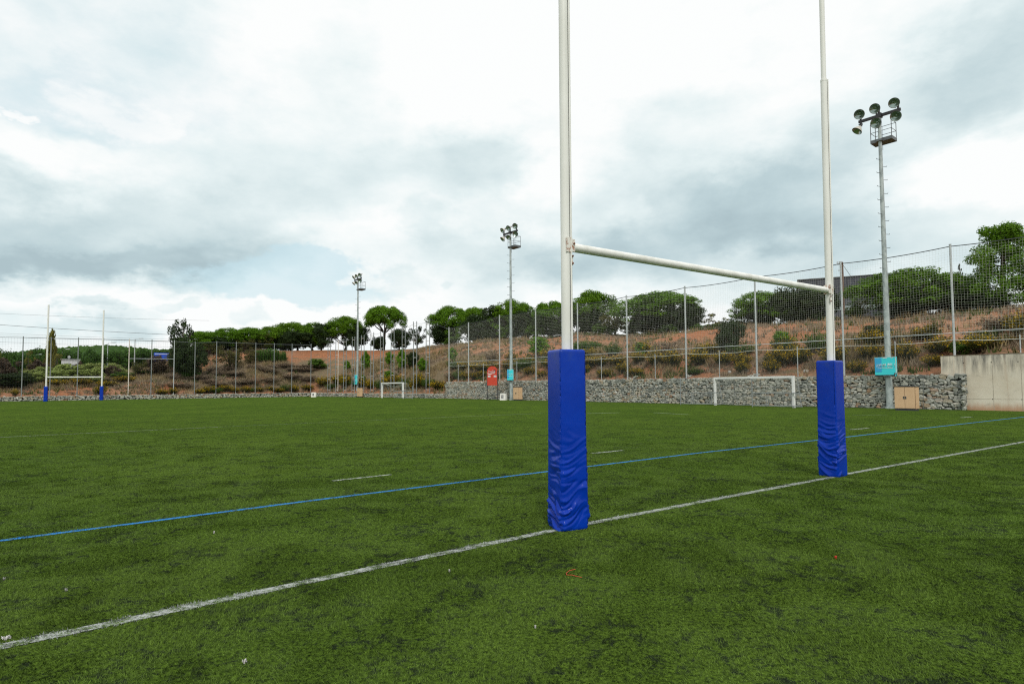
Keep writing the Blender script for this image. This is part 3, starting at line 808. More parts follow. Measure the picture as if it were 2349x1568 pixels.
# fence along the low wall on the far right side: double lattice posts
lat = thing('lattice_post_fence', 'tall fence of paired galvanised posts with rungs, left of the tall stone wall', 'fence', (0, 0, 0))
dirL = (CN - PW).normalized(); qL = Vector((dirL.y, -dirL.x))
LATP = [(1315.3, 787.6), (1347, 782), (1379, 778), (1413, 774), (1450, 770), (1488, 764), (1527, 760), (1570, 753), (1614, 749), (1660, 739), (1711, 736)]
prev = None
for i, (sx_, ty) in enumerate(LATP):
    px = sx_ / 1.7437
    # foot on the line just behind the low wall
    best = min(np.arange(0, 31, .05), key=lambda k: abs(proj((*(PW + dirL * k + qL * .9), .7))[0] - px))
    p = PW + dirL * best + qL * .9; z0 = Hs(p.x, p.y) - .15; z1 = rise((p.x, p.y), ty - 2)
    for sg in (-1, 1):
        mb = MB(); c = p + dirL * sg * .34 * -1; post(mb, c, z0, z1, .05, 8)
        up_ = mb.build('fence_post', M['rusty_paint'] if (i == 1 and sg == 1) else M['frame_grey'], lat)
        if sg == 1:
            for k in range(5):
                mr = MB(); z = z0 + (z1 - z0) * (.06 + .22 * k)
                mr.tube([(p.x - dirL.x * .31, p.y - dirL.y * .31, z), (p.x + dirL.x * .31, p.y + dirL.y * .31, z)], .030, 6)
                mr.build('rung', M['rusty_paint'], up_)
    if prev is not None:
        mb = MB(); mb.tube([(prev[0].x, prev[0].y, prev[1] - .25), ((prev[0].x + p.x) / 2, (prev[0].y + p.y) / 2, (prev[1] + z1) / 2 - .38), (p.x, p.y, z1 - .25)], .014, 5); mb.build('top_cable', M['galv_dark'], lat)
    prev = (p, z1)
p = PW + N * .6
mb = MB(); pz = prev[1]
mb.tube([(prev[0].x, prev[0].y, pz - .2), (FP[-1][0].x, FP[-1][0].y, fh(13.3) - .1)], .016, 5); mb.build('top_cable', M['galv_dark'], lat)

# far end fence
ff = thing('perimeter_fence', 'tall thin wire fence along the far end above the low pale stone wall', 'fence', (0, 0, 0))
qF = Vector((FD.y, -FD.x)); 
FARP = [(718, 788), (669, 787.5), (628, 786.5), (585, 785), (540, 783.5), (495, 782), (446, 785 - 2), (398, 780), (346, 778.5), (294, 777), (234, 775), (176.5, 774), (114, 773), (49.3, 771), (-20, 770), (-90, 768)]
FARP = [(a, b + 2) for a, b in FARP]
fpts = []
for (px, ty) in FARP:
    best = min(np.arange(0, 70, .05), key=lambda k: abs(proj((*(CN + FD * k + qF * .75), .7))[0] - px))
    p = CN + FD * best + qF * .75; fpts.append((p, Hs(p.x, p.y) - .1, rise((p.x, p.y), ty)))
for k, (p, z0, z1) in enumerate(fpts):
    mb = MB(); post(mb, p, z0, z1 + .12, .055, 8); mb.build('fence_post', M['rusty_paint'] if k == 9 else (M['galv'] if k == 7 else M['frame_grey']), ff)
mb = MB(); mb.tube([(p.x, p.y, z1 - .05) for p, z0, z1 in fpts], .035, 6); mb.build('top_rail', M['galv_dark'], ff)
for i in range(len(fpts) - 1):
    (p, a0, a1), (q, b0, b1) = fpts[i], fpts[i + 1]
    net('net_panel', p, q, lambda u: (a0 + .3) * (1 - u) + (b0 + .3) * u, lambda u: (a1 - .05) * (1 - u) + (b1 - .05) * u, .26, .0038, M['net_dark'], ff, .05, i)
(p, a0, a1), (q, b0, b1) = fpts[9], fpts[7]
mb = MB(); zb = rise((p.x, p.y), 822); zb2 = rise((q.x, q.y), 823); mb.tube([(p.x, p.y, zb), (q.x, q.y, zb2)], .03, 8); mb.build('cross_rail', M['galv'], ff)
# ------------------------------------------------------------------ floodlight masts
def text_mesh(txt, size, name, mat, align='CENTER', extr=.0):
    cu = bpy.data.curves.new('lettering', 'FONT'); cu.body = txt; cu.size = size; cu.align_x = align; cu.align_y = 'CENTER'; cu.extrude = extr
    o = bpy.data.objects.new('lettering', cu); C.objects.link(o)
    dg = bpy.context.evaluated_depsgraph_get(); me = bpy.data.meshes.new_from_object(o.evaluated_get(dg)); me.name = name
    bpy.data.objects.remove(o); bpy.data.curves.remove(cu); me.materials.clear(); me.materials.append(mat); return me

def lamp_dirs(kind):
    return kind
def make_mast(label, base, H_, aim):
    """local x runs along the pitch side (towards the camera end), local y away from the pitch"""
    rz = math.atan2(-U.y, -U.x)
    root = thing('floodlight_mast', label, 'floodlight mast', (base.x, base.y, 0), rz, 'floodlight masts along the right side of the pitch')
    mb = MB(); mb.tube([(0, 0, 0), (0, 0, H_)], [.185, .088], 16)
    mb.tube([(0, 0, 0), (0, 0, .10)], .26, 16); pole = mb.build('mast_pole', M['mast_metal'], root)
    mb = MB(); mb.tube([(0, 0, 0), (.27, 0, 0), (.285, 0, .05)], .015, 5); pegm = mb.mesh('climbing_peg', M['galv_dark'])
    k = 0; z = 2.6
    while z < H_ - 2.4:
        rr = .185 + (.088 - .185) * z / H_
        o = link('climbing_peg', pegm, root); a = (0.10 if k % 2 else math.pi + .35) - rz
        o.location = (rr * .9 * math.cos(a), rr * .9 * math.sin(a), z); o.rotation_euler = (0, 0, a); z += .42; k += 1
    mb = MB(); mb.box((0, 0, H_ - .02), (2.35, .13, .16)); mb.box((0, 0, H_ - .02), (.3, .3, .26))
    for x in (-1.05, 0.0, 1.05): mb.box((x, -.02, H_), (.09, .10, .62))
    mb.build('crossarm', M['black'], root)
    zp = H_ - 1.55
    mb = MB(); y0, y1, x0, x1 = .12, .90, -.56, .60
    mb.box(((x0 + x1) / 2, (y0 + y1) / 2, zp), (x1 - x0, y1 - y0, .03))
    for (cx, cy, sx, sy) in (((x0 + x1) / 2, y0, x1 - x0 + .05, .05), ((x0 + x1) / 2, y1, x1 - x0 + .05, .05), (x0, (y0 + y1) / 2, .05, y1 - y0 - .05), (x1, (y0 + y1) / 2, .05, y1 - y0 - .05)):
        mb.box((cx, cy, zp + .06), (sx, sy, .20))
    mb.box((0, .0, zp - .02), (.34, .36, .12))
    mb.build('platform', M['galv_dark'], root)
    mb = MB(); zt = zp + 1.15
    for (x, y) in ((x0, y0), (x1, y0), (x0, y1), (x1, y1)): mb.tube([(x, y, zp), (x, y, zt)], .020, 6)
    for zz in (zp + .62, zt):
        mb.tube([(x0, y0, zz), (x0, y1, zz), (x1, y1, zz), (x1, y0, zz)], .017, 6)
    mb.tube([(x0, y0, zp + .62), (x1, y0, zp + .62)], .015, 6)
    mb.build('railing', M['galv_dark'], root)
    mb = MB(); mb.tube([(-1.1, .05, H_ - .1), (-1.25, .1, H_ - .45), (-1.1, .05, H_ - .75), (-.95, 0, H_ - .2)], .008, 5)
    mb.tube([(.12, -.05, H_ - .2), (.13, .02, H_ - .8), (.12, .05, H_ - 2.2)], .010, 5); mb.build('cable', M['black'], root)
    for (x, dz, yaw, pit) in aim:
        d = Vector((math.sin(yaw) * math.cos(pit), -math.cos(yaw) * math.cos(pit), -math.sin(pit)))
        c = Vector((x, -.16, H_ + dz)); q = d.to_track_quat('Z', 'Y').to_matrix().to_4x4()
        Mt = Matrix.Translation(c) @ q @ Matrix.Scale(.88, 4)
        mb = MB(); prof = [(.05, -.30), (.09, -.29), (.12, -.22), (.20, -.13), (.29, -.02), (.335, .10), (.35, .12), (.335, .125), (.32, .115)]
        mb.lathe(prof, 24, 0, Mt); fl = mb.build('floodlight', M['lamp_shell'], root)
        mb = MB(); mb.lathe([(.332, .118), (.30, .085), (.24, .02), (.17, -.05), (.10, -.10), (.045, -.12), (.04, -.02), (.0, .0)], 24, 0, Mt); mb.build('reflector', M['reflector'], fl)
        mb = MB(); mb.lathe([(.350, .108), (.352, .128), (.330, .130)], 24, 0, Mt); mb.build('rim', M['black'], fl)
        mb = MB(); e = Mt @ Vector((0, 0, -.30)); mb.tube([Mt @ Vector((0, 0, -.27)), Mt @ Vector((0, 0, -.52))], [.075, .06], 10)
        mb.tube([Mt @ Vector((0, 0, -.45)), Vector((x, -.02, H_ + dz * .35))], .035, 6); mb.build('lamp_holder', M['black'], fl)
    return root
b3 = G(2041.5, 936.5); b2 = G(1173, 917.3); b1 = G(819.5, 909.8)
yz = R(0)
aimA = [(-1.05, .42, .15, .55), (-.15, .46, .05, .50), (.90, .44, .15, .60), (-.12, -.46, .0, .42), (.97, -.40, .12, .50), (-1.18, -.55, -.75, .95)]
aimB = [(-1.05, .42, -.15, .62), (-.05, .46, .12, .55), (1.02, .46, .38, .45), (-1.05, -.50, -.35, .80), (-.05, -.50, .20, .75), (1.05, -.40, .55, .35)]
H3 = rise(b3, 265); H2 = rise(b2, 533); H1 = rise(b1, 640)
make_mast('nearest floodlight mast with climbing pegs, behind the right goal post', b3, H3, aimA)
make_mast('middle floodlight mast of the three, beside the red arched board', b2, H2, aimB)
make_mast('farthest floodlight mast, left of the small white goal', b1, H1, aimB)

# boards strapped to the masts
def hand(mb, cx, cz, s, y, kind):
    w = s * .07
    def L(pts): mb.tube([(cx + x * s, y, cz + z * s) for x, z in pts], w / 2, 4)
    L([(-.5, .15), (-.5, -.35), (-.35, -.5), (.35, -.5), (.5, -.35), (.5, .15)])
    xs = [(-.38, .0), (-.13, .0), (.12, .0), (.36, .0)]
    for i, (x, z) in enumerate(xs):
        hgt = (.35 if kind == 0 else .42) if (i % 2 == kind % 2 or kind == 2) else .12
        L([(x - .10, -.1), (x - .10, hgt), (x + .10, hgt), (x + .10, -.1)])
    L([(-.3, -.12), (.3, -.12)])
    if kind < 2: L([(.42, .1), (.46, .5), (.6, .5), (.58, -.1)])
def mast_board(label, base, px0, px1, py0, py1, turn):
    c = Vector((base.x, base.y, 0)); toc = Vector((-c.x, -c.y, 0)).normalized()
    z1 = rise(base, py0); z0 = rise(base, py1); ppm = FPX / depth((base.x, base.y, (z0 + z1) / 2)); w = (px1 - px0) / ppm * math.cos(turn)
    off = ((px0 + px1) / 2 - proj((base.x, base.y, (z0 + z1) / 2))[0]) / ppm
    a = math.atan2(-N.y, -N.x) + math.pi / 2 + turn
    pos = c + Vector((math.cos(a), math.sin(a), 0)) * off + Vector((math.sin(a), -math.cos(a), 0)) * .30
    h = z1 - z0
    root = thing('sign_board', label, 'sign board', (pos.x, pos.y, z0), a, 'turquoise boards strapped to the masts')
    mb = MB(); mb.box((0, 0, h * .54), (w, .05, h * .92)); mb.build('panel', M['turq'], root)
    mb = MB(); mb.box((-w * .335, -.029, h * .60), (w * .31, .006, h * .74)); mb.build('blue_film', M['turq_blue'], root)
    mb = MB(); mb.box((0, .0, h * .04), (w, .055, h * .08)); bs = mb.build('bottom_strip', M['black'], root)
    mb = MB(); mb.box((w * .44, -.034, h * .10), (w * .10, .006, h * .15), 0); em = mb.build('emblem', M['black'], bs)
    mb = MB(); mb.box((w * .455, -.040, h * .045), (w * .055, .006, h * .075)); mb.build('emblem_flag', M['turq'], em)
    mb = MB(); mb.box((w * .44, -.040, h * .14), (w * .012, .006, h * .05)); mb.box((w * .44, -.041, h * .14), (w * .05, .006, h * .014)); mb.build('emblem_cross', M['white_print'], em)
    mb = MB(); y = -.036
    for i, cx in enumerate((-.29, -.08, .20)): hand(mb, cx * w, h * .585, w * (.155 if i < 2 else .20), y, i)
    for sg in (-1, 1):
        mb.tube([(w * (.42 * sg - .02 * sg), y, h * .66), (w * .425 * sg, y, h * .62), (w * .43 * sg, y, h * .56), (w * .42 * sg, y, h * .52), (w * .40 * sg, y, h * .49)], w * .007, 4)
    mb.build('hand_symbols', M['white_print'], root)
    mb = MB(); xx = -.36 * w; rr_ = random.Random(4)
    while xx < .33 * w:
        k = w * rr_.uniform(.012, .05); mb.box((xx + k / 2, -.033, h * .43), (k, .004, h * rr_.uniform(.018, .03))); xx += k + w * .012
    mb.build('caption', M['white_print'], root)
    for (tx, sz, zz, xx, nm) in (('Ajuntament de SantCugat', w * .036, h * .038, .08 * w, 'strip_lettering'),):
        o = link(nm, text_mesh(tx, sz, nm, M['white_print']), root); o.rotation_euler = (R(90), 0, 0); o.location = (xx, -.034, zz)
    mb = MB(); mb.box((-.02 * w, -.03, h * .955), (w * .2, .004, h * .03)); mb.box((w * .30, -.03, h * .945), (w * .10, .004, h * .014))
    mb.box((w * .478, -.03, h * .54), (w * .03, .004, h * .84)); mb.box((0, -.03, h * .985), (w * .96, .004, h * .012)); mb.build('worn_edge', M['white_print'], root)
    mb = MB()
    for zz in (.25, .8): mb.box((-off, .13, h * zz), (.42, .22, .05))
    mb.build('clamp', M['galv_dark'], root)
    return root
mast_board('large square turquoise board with hand symbols on the nearest floodlight mast', b3, 2014, 2062, 819, 863, R(-8))
mast_board('turquoise board on the middle floodlight mast, right of the red board', b2, 1165.5, 1183, 847, 873.5, R(20))
mast_board('small turquoise board on the farthest floodlight mast', b1, 813.5, 824.5, 859, 883, R(20))

# ------------------------------------------------------------------ electrical cabinets
def cabinet(label, px0, px1, py0, py1, turn=0.0, dep=.45):
    base = G((px0 + px1) / 2, py1); a = math.atan2(-U.y, -U.x) + turn
    ppm = FPX / depth(base); vd = Vector((base.x, base.y)).normalized(); e = Vector((math.cos(a), math.sin(a)))
    wpx = (px1 - px0) / ppm
    fac = abs(e.x - vd.x / vd.y * e.y) ; facd = abs(-e.y - vd.x / vd.y * e.x) if False else abs(N.x - vd.x / vd.y * N.y)
    w = (wpx - dep * facd * .9) / fac; w = max(w, .7); h = rise(base, py0)
    root = thing('electrical_cabinet', label, 'cabinet', (base.x, base.y, 0), a, 'beige electrical cabinets beside the masts')
    pl = h * .085
    mb = MB(); mb.box((0, .0, pl / 2), (w * .96, dep * .94, pl)); mb.build('plinth', M['plinth'], root)
    mb = MB(); mb.box((0, 0, pl + (h - pl) / 2), (w, dep, h - pl)); mb.build('body', M['beige'], root)
    mb = MB(); mb.box((0, -.01, h + .02), (w + .06, dep + .06, .035)); mb.box((0, -.01, h + .05), (w * .7, dep * .7, .03)); mb.build('lid', M['plinth'], root)
    for sg in (-1, 1):
        mb = MB(); mb.box((sg * w * .235 - w * .015, -dep / 2 - .012, pl + (h - pl) / 2), (w * .455, .022, (h - pl) * .965)); d = mb.build('door', M['beige'], root)
        mb = MB(); mb.box((sg * w * .045 - w * .015, -dep / 2 - .028, pl + (h - pl) * .50), (w * .055, .02, h * .11)); mb.build('handle', M['galv_dark'], d)
        mb = MB(); mb.box((sg * w * .045 - w * .015, -dep / 2 - .042, pl + (h - pl) * .52), (w * .022, .012, h * .05)); mb.build('lock', M['black'], d)
    mb = MB(); mb.box((-w * .015, -dep / 2 - .001, pl + (h - pl) / 2), (w * .016, .012, (h - pl) * .96)); mb.box((w * .458, -dep / 2 - .001, pl + (h - pl) / 2), (w * .010, .008, (h - pl) * .97)); mb.build('door_gap', M['beige_dark'], root)
    return root
cabinet('large beige double door cabinet right of the nearest floodlight mast', 2053, 2109, 886.5, 941)
cabinet('beige double door cabinet right of the middle floodlight mast', 1178, 1198, 887.5, 918)
cabinet('small beige cabinet right of the farthest floodlight mast', 819.5, 831, 889, 910.8)

# ------------------------------------------------------------------ red arched board
b = G(1129.5, 917.2); a = math.atan2(-U.y, -U.x) + R(28); ppm = FPX / depth(b)
w = 23.6 / ppm / abs(math.cos(a)) * .97
z0, z1 = rise(b, 883.5), rise(b, 839.5)
root = thing('arched_board', 'red arched board on two dark legs with white lettering, before the stone wall', 'sign board', (b.x, b.y, 0), a)
mb = MB(); h = z1 - z0; rad = w / 2; za = z1 - rad * .86
pr = [(-rad, z0), (rad, z0), (rad, za)] + [(rad * math.cos(t_), za + rad * .86 * math.sin(t_)) for t_ in [math.pi * k / 20 for k in range(1, 20)]] + [(-rad, za)]
n = len(pr); vs = [(x, -.03, z) for x, z in pr] + [(x, .03, z) for x, z in pr]
mb.add(vs, [tuple(range(n)), tuple(reversed(range(n, 2 * n)))] + [(i + n, (i + 1) % n + n, (i + 1) % n, i) for i in range(n)]); mb.build('board', M['red'], root)
for sg in (-1, 1):
    mb = MB(); mb.box((sg * (rad + .03), .02, (za + .05) / 2), (.06, .06, za + .05)); mb.build('leg', M['dark_metal'], root)
# white script lettering with a flowing swash, as brush strokes
def stroke(mb, pts, wd, sc, ox, oz, y=-.045):
    mb.tube([(ox + x * sc, y, oz + z * sc) for x, z in pts], wd * sc, 5)
def arc(cx, cz, rx, rz_, a0, a1, n=12): return [(cx + rx * math.cos(R(a0 + (a1 - a0) * k / n)), cz + rz_ * math.sin(R(a0 + (a1 - a0) * k / n))) for k in range(n + 1)]
mb = MB(); sc = w * .62; ox, oz = -w * .36, z1 - h * .29
def CC(x): stroke(mb, arc(x + .10, .02, .095, .15, 50, 330), .020, sc, ox, oz); stroke(mb, [(x + .16, .14), (x + .12, .20), (x + .02, .22), (x - .04, .16)], .013, sc, ox, oz)
def oo(x): stroke(mb, arc(x, -.03, .042, .07, 0, 360), .017, sc, ox, oz)
def cc(x): stroke(mb, arc(x, -.03, .045, .07, 50, 320), .017, sc, ox, oz)
def aa(x): oo(x); stroke(mb, [(x + .045, .05), (x + .045, -.08), (x + .08, -.10)], .017, sc, ox, oz)
CC(0); oo(.25); cc(.355); aa(.45); stroke(mb, [(.535, -.03), (.58, -.03)], .016, sc, ox, oz); CC(.60); oo(.85)
stroke(mb, arc(.935, .07, .03, .16, -100, 250, 14), .013, sc, ox, oz); aa(1.01)
mb.build('white_lettering', M['white_print'], root)
mb = MB(); sw = [(-.06, -.04), (-.10, -.20), (-.02, -.30), (.15, -.31), (.4, -.25), (.7, -.20), (.98, -.18), (1.0, -.26), (.85, -.26), (.6, -.30), (.3, -.40), (.05, -.43), (-.10, -.38), (-.16, -.24)]
n = len(sw); vs = [(ox + x * sc, -.036, oz + z * sc) for x, z in sw]
tri = [(i, i + 1, n - 2 - i, n - 1 - i) for i in range(n // 2 - 1)]
mb.add(vs, tri); mb.build('white_swash', M['white_print'], root)
mb = MB()
for (x, z, s) in ((.90, .30, .05), (1.02, .26, .06), (.97, .14, .05), (1.10, .12, .055), (.92, .02, .05), (1.08, -.0, .045), (1.05, .38, .04)):
    mb.tube([(ox + (x + .0) * sc, -.034, oz + z * sc), (ox + x * sc, -.042, oz + z * sc)], s * sc, 7)
mb.build('black_dots', M['black'], root)
for sg, tx in ((-1, 'LOCAL'), (1, 'VISITANT')):
    mb = MB(); mb.box((sg * w * .30, -.036, z0 + h * .475), (w * .27, .010, h * .085)); pl = mb.build('name_plate', M['white_print'], root)
    o = link('plate_text', text_mesh(tx, h * (.058 if sg < 0 else .040), 'plate_text', M['black']), pl); o.rotation_euler = (R(90), 0, 0); o.location = (sg * w * .30, -.0425, z0 + h * .475)

# white wedge markers with a dark player pictogram
def marker(label, px0, px1, py0, py1, turn):
    p = G((px0 + px1) / 2, py1); ppm = FPX / depth(p); w = (px1 - px0) / ppm * .92; h = rise(p, py0); a = math.atan2(-U.y, -U.x) + turn
    root = thing('wedge_marker', label, 'marker box', (p.x, p.y, 0), a, 'white wedge markers by the walls')
    mb = MB(); d_ = .42
    vs = [(-w / 2, -d_ / 2, 0), (w / 2, -d_ / 2, 0), (w / 2, d_ / 2, 0), (-w / 2, d_ / 2, 0), (-w * .44, -d_ / 2 + .05, h), (w * .44, -d_ / 2 + .05, h), (w * .44, d_ / 2 - .05, h), (-w * .44, d_ / 2 - .05, h)]
    mb.add(vs, [(0, 3, 2, 1), (4, 5, 6, 7), (0, 1, 5, 4), (1, 2, 6, 5), (2, 3, 7, 6), (3, 0, 4, 7)]); mb.build('body', M['whitebox'], root)
    def face(x, z): return (x * w, -d_ / 2 + .05 * (z) - .006, z * h)
    mb = MB(); mb.add([face(-.22, .28), face(.12, .28), face(.12, .78), face(-.22, .78)], [(0, 1, 2, 3)]); pc = mb.build('pictogram_panel', M['black'], root)
    mb = MB(); yy = -d_ / 2 + .012
    Q = lambda x, z: Vector(face(x, z)) + Vector((0, -.006, 0))
    mb.tube([Q(-.05, .38), Q(-.03, .55), Q(-.05, .62)], .02 * h / .6, 6); mb.tube([Q(-.05, .60), Q(.05, .66)], .014 * h / .6, 6); mb.tube([Q(-.05, .60), Q(-.12, .68)], .012 * h / .6, 6)
    mb.tube([Q(-.15, .33), Q(.05, .33)], .012 * h / .6, 5); mb.tube([Q(-.06, .67), Q(-.06, .70)], .025 * h / .6, 8); mb.build('pictogram', M['white_print'], pc)
marker('white wedge marker box with dark pictogram between red board and middle mast', 1147, 1163, 902, 917.6, R(25))
marker('small distant white wedge marker box near the far corner of the low walls', 714, 726, 899.5, 910.3, R(50))

# ------------------------------------------------------------------ small white football goals
def football_goal(label, p0, p1, h, r, netd=.9, grey_frames=True, sagp=0.0, seed=0):
    a = Vector((p0.x, p0.y)); b = Vector((p1.x, p1.y)); mid = (a + b) / 2; d = (b - a).normalized(); q = Vector((d.y, -d.x))
    if q.dot(N) < 0: q = -q
    W = (b - a).length; rz = math.atan2(d.y, d.x); sgn = 1 if (Vector((-d.y, d.x)).dot(N) > 0) else -1
    root = thing('football_goal', label, 'football goal', (mid.x, mid.y, 0), rz, 'small white football goals by the stone walls')
    for s in (-1, 1):
        mb = MB(); mb.box((s * (W / 2 - r), 0, h / 2), (2 * r, 2 * r, h)); mb.build('goal_post', M['goal_white'], root)
    mb = MB(); mb.box((0, 0, h - r + .002), (W - 4 * r, 2 * r - .004, 2 * r)); mb.build('crossbar', M['goal_white'], root)
    mb = MB()
    for s in (-1, 1):
        x = s * (W / 2 - r); mb.tube([(x, sgn * r, h - .08), (x, sgn * netd * .5, h - .12), (x, sgn * netd, .05), (x, sgn * r, .05)], .022, 6)
    mb.tube([(-W / 2 + r, sgn * netd, .05), (W / 2 - r, sgn * netd, .05)], .022, 6); mb.build('back_frame', M['frame_grey'], root)
    V, F = [], []
    def strand(pts, tw=.004):
        n0 = len(V); 
        for p in pts:
            for k in range(3): V.append((p[0] + tw * math.cos(k * 2.09), p[1] + tw * .6, p[2] + tw * math.sin(k * 2.09)))
        for i in range(len(pts) - 1):
            for k in range(3): F.append((n0 + 3 * i + k, n0 + 3 * i + (k + 1) % 3, n0 + 3 * i + 3 + (k + 1) % 3, n0 + 3 * i + 3 + k))
    def S(u, v):
        y = np.interp(v, [0, .2, 1], [r, netd * .5, netd]); z = np.interp(v, [0, .2, 1], [h - .08, h - .12, .05])
        g = mnoise.noise(Vector((u * 6 + seed, v * 4, seed)))
        z = z - sagp * math.sin(3.14 * u) * (1 - abs(v - .25)) * .5 + g * .10 * (.2 + v); x = -W / 2 + W * u + mnoise.noise(Vector((u * 9, v * 5, seed + 3))) * .10
        return (x, sgn * (y + g * .12), max(z, .02))
    nu, nv = int(W / .13), 16
    for i in range(nu + 1): strand([S(i / nu, k / 14) for k in range(15)])
    for k in range(nv + 1): strand([S(i / 30, k / nv) for i in range(31)])
    for s in (-1, 1):
        x = s * (W / 2 - r)
        for k in range(1, 8):
            yy = netd * k / 8; strand([(x, sgn * yy, .05), (x, sgn * yy, np.interp(yy, [0, netd * .5, netd], [h - .08, h - .12, .05]))])
        for k in range(1, 13):
            zz = h * k / 13; strand([(x, sgn * r, zz), (x, sgn * (netd * .5 + netd * .5 * (1 - zz / h)), zz)])
    link('goal_net', np_mesh('goal_net', np.array(V), np.array(F), M['net']), root)
    return root
g0, g1 = G(1639.5, 929), G(1823.5, 935)
football_goal('wide white football goal with loose net against the tall stone wall', g0, g1, (rise(g0, 865) + rise(g1, 861.5)) / 2, .068, .75, seed=1)
g2, g3 = G(875.5, 912), G(925, 913.6)
football_goal('small distant white football goal with sagging net before the low stone wall', g2, g3, (rise(g2, 877) + rise(g3, 876.3)) / 2, .085, 1.3, sagp=1.0, seed=5)
# grey steel frames by the goals: a tall pole with two rails and short uprights
def steel_frame(label, p, rz, L, hp, group):
    root = thing('steel_frame', label, 'steel frame', (p.x, p.y, 0), rz, group)
    mb = MB(); mb.tube([(0, 0, 0), (0, 0, hp)], .035, 8); mb.build('pole', M['frame_grey'], root)
    mb = MB()
    for z in (.10, .92): mb.box((L / 2 + .03, 0, z), (L, .05, .06))
    mb.build('rail', M['frame_grey'], root)
    mb = MB()
    for x in (.30, .34, .80): mb.box((L * x, -.03, .5), (.035, .03, .8))
    mb.build('upright', M['frame_grey'], root)
dS = -U
for (px, py, lab) in ((1557, 928, 'grey steel frame left of the wide white goal'), (1721.5, 933, 'grey steel frame behind the net of the wide white goal')):
    p = G(px, py); p2 = Vector((p.x, p.y)) + N * .25
    steel_frame(lab, p2, math.atan2(dS.y, dS.x), 3.3, rise(p, 868), 'grey steel frames by the wide goal')
p = G(946, 914.2); steel_frame('small grey steel frame right of the distant white goal', p, math.atan2(U.y, U.x), 4.6, 1.55, 'grey steel frame by the distant goal')

# ------------------------------------------------------------------ litter on the turf
M['scrap'] = simple('white_scrap', (.60, .58, .56), (.48, .45, .45), 20, .6)
M['red_string'] = simple('red_string', (.62, .06, .03), None, 5, .6)
def scrap(label, px, py, sx, sy, mat, rz=0.3):
    sx *= .7; sy *= .6
    p = G(px, py); mb = MB(); vs, fs = [], []
    for j in range(4):
        for i in range(6): vs.append(((i / 5 - .5) * sx * (1 - .3 * abs(j - 1.5)), (j / 3 - .5) * sy, .014 + .010 * math.sin(i * 1.7 + j) + .006 * random.random()))
    for j in range(3):
        for i in range(5): fs.append((j * 6 + i, j * 6 + i + 1, j * 6 + 7 + i, j * 6 + 6 + i))
    n = len(vs); vs += [(x, y, z - .008) for x, y, z in vs]; fs += [tuple(reversed([i + n for i in f])) for f in fs]
    mb.add(vs, fs); o = mb.build('paper_scrap', mat); o.location = (p.x, p.y, 0); o.rotation_euler = (0, 0, rz); tag(o, label, 'litter', 'litter scraps on the turf')
scrap('white crumpled scrap on the turf at the bottom left', 561, 1521, .045, .022, M['scrap'])
scrap('tiny white scrap below the white line in the middle', 1031, 1312, .025, .022, M['scrap'])
scrap('tiny white scrap above the white line left of the left pad', 491, 1223, .03, .02, M['scrap'], 1.2)
scrap('small red scrap on the turf right of the left pad', 1917, 1281, .035, .03, M['red_string'])
scrap('small white scrap at the left edge beside the white line', 14, 1467, .08, .014, M['scrap'], .6)
scrap('tiny white scrap at the left edge above the white line', 10, 1330, .03, .025, M['scrap'])
scrap('tiny white scrap above the white line at the lower left', 152, 1356, .03, .025, M['scrap'])
scrap('tiny white scrap on the turf low in the middle', 1228, 1442, .02, .02, M['scrap'])
mb = MB(); pts = []
for (x, y) in ((1318, 1309), (1306, 1312), (1297, 1318), (1298, 1322), (1310, 1322), (1322, 1324), (1334, 1327)):
    g = G(x, y); pts.append((g.x + random.uniform(-.008, .008), g.y, .012 + random.uniform(0, .005)))
mb.tube(pts, .002, 5); o = mb.build('red_string', M['red_string']); tag(o, 'thin bent red string lying on the turf before the left pad', 'string')
# ------------------------------------------------------------------ vegetation
M['pine'] = leafmat('pine_needles', (.040, .098, .005), (.145, .265, .012), .25, (.10, .22, .012))
M['pine_lime'] = leafmat('young_pine_needles', (.05, .13, .006), (.16, .31, .018), .3)
M['oak'] = leafmat('oak_leaves', (.012, .024, .007), (.042, .065, .018), .15, (.03, .055, .018))
M['olive_tree'] = leafmat('olive_brown_leaves', (.045, .055, .014), (.115, .12, .03), .25, (.11, .09, .03))
M['yellow_tree'] = leafmat('yellowing_leaves', (.07, .085, .018), (.20, .18, .035), .3, (.16, .15, .03))
M['far_pine'] = leafmat('wood_needles', (.018, .045, .007), (.055, .115, .013), .2, (.035, .085, .012))
M['willow'] = leafmat('pale_reed_leaves', (.14, .19, .04), (.34, .42, .12), .3, (.25, .28, .10))
M['reed'] = leafmat('reed_leaves', (.035, .09, .012), (.11, .21, .035), .3)
M['brown_bush'] = leafmat('brown_twigs', (.05, .035, .022), (.12, .09, .06), .1, (.07, .05, .04))
M['broom'] = leafmat('broom_leaves', (.035, .045, .010), (.095, .105, .02), .2, (.08, .075, .02))
M['broom_flower'] = leafmat('broom_flowers', (.45, .28, .008), (.70, .48, .012), .2)
M['green_bush'] = leafmat('green_bush_leaves', (.03, .07, .010), (.11, .19, .022), .25, (.07, .13, .02))
M['dry_bush'] = leafmat('dry_bush_twigs', (.14, .105, .072), (.34, .27, .185), .15, (.25, .18, .12))
M['dry_grass'] = leafmat('dry_grass_blades', (.18, .13, .065), (.40, .31, .17), .2)
M['weed'] = leafmat('low_weeds', (.04, .065, .012), (.10, .13, .028), .2)

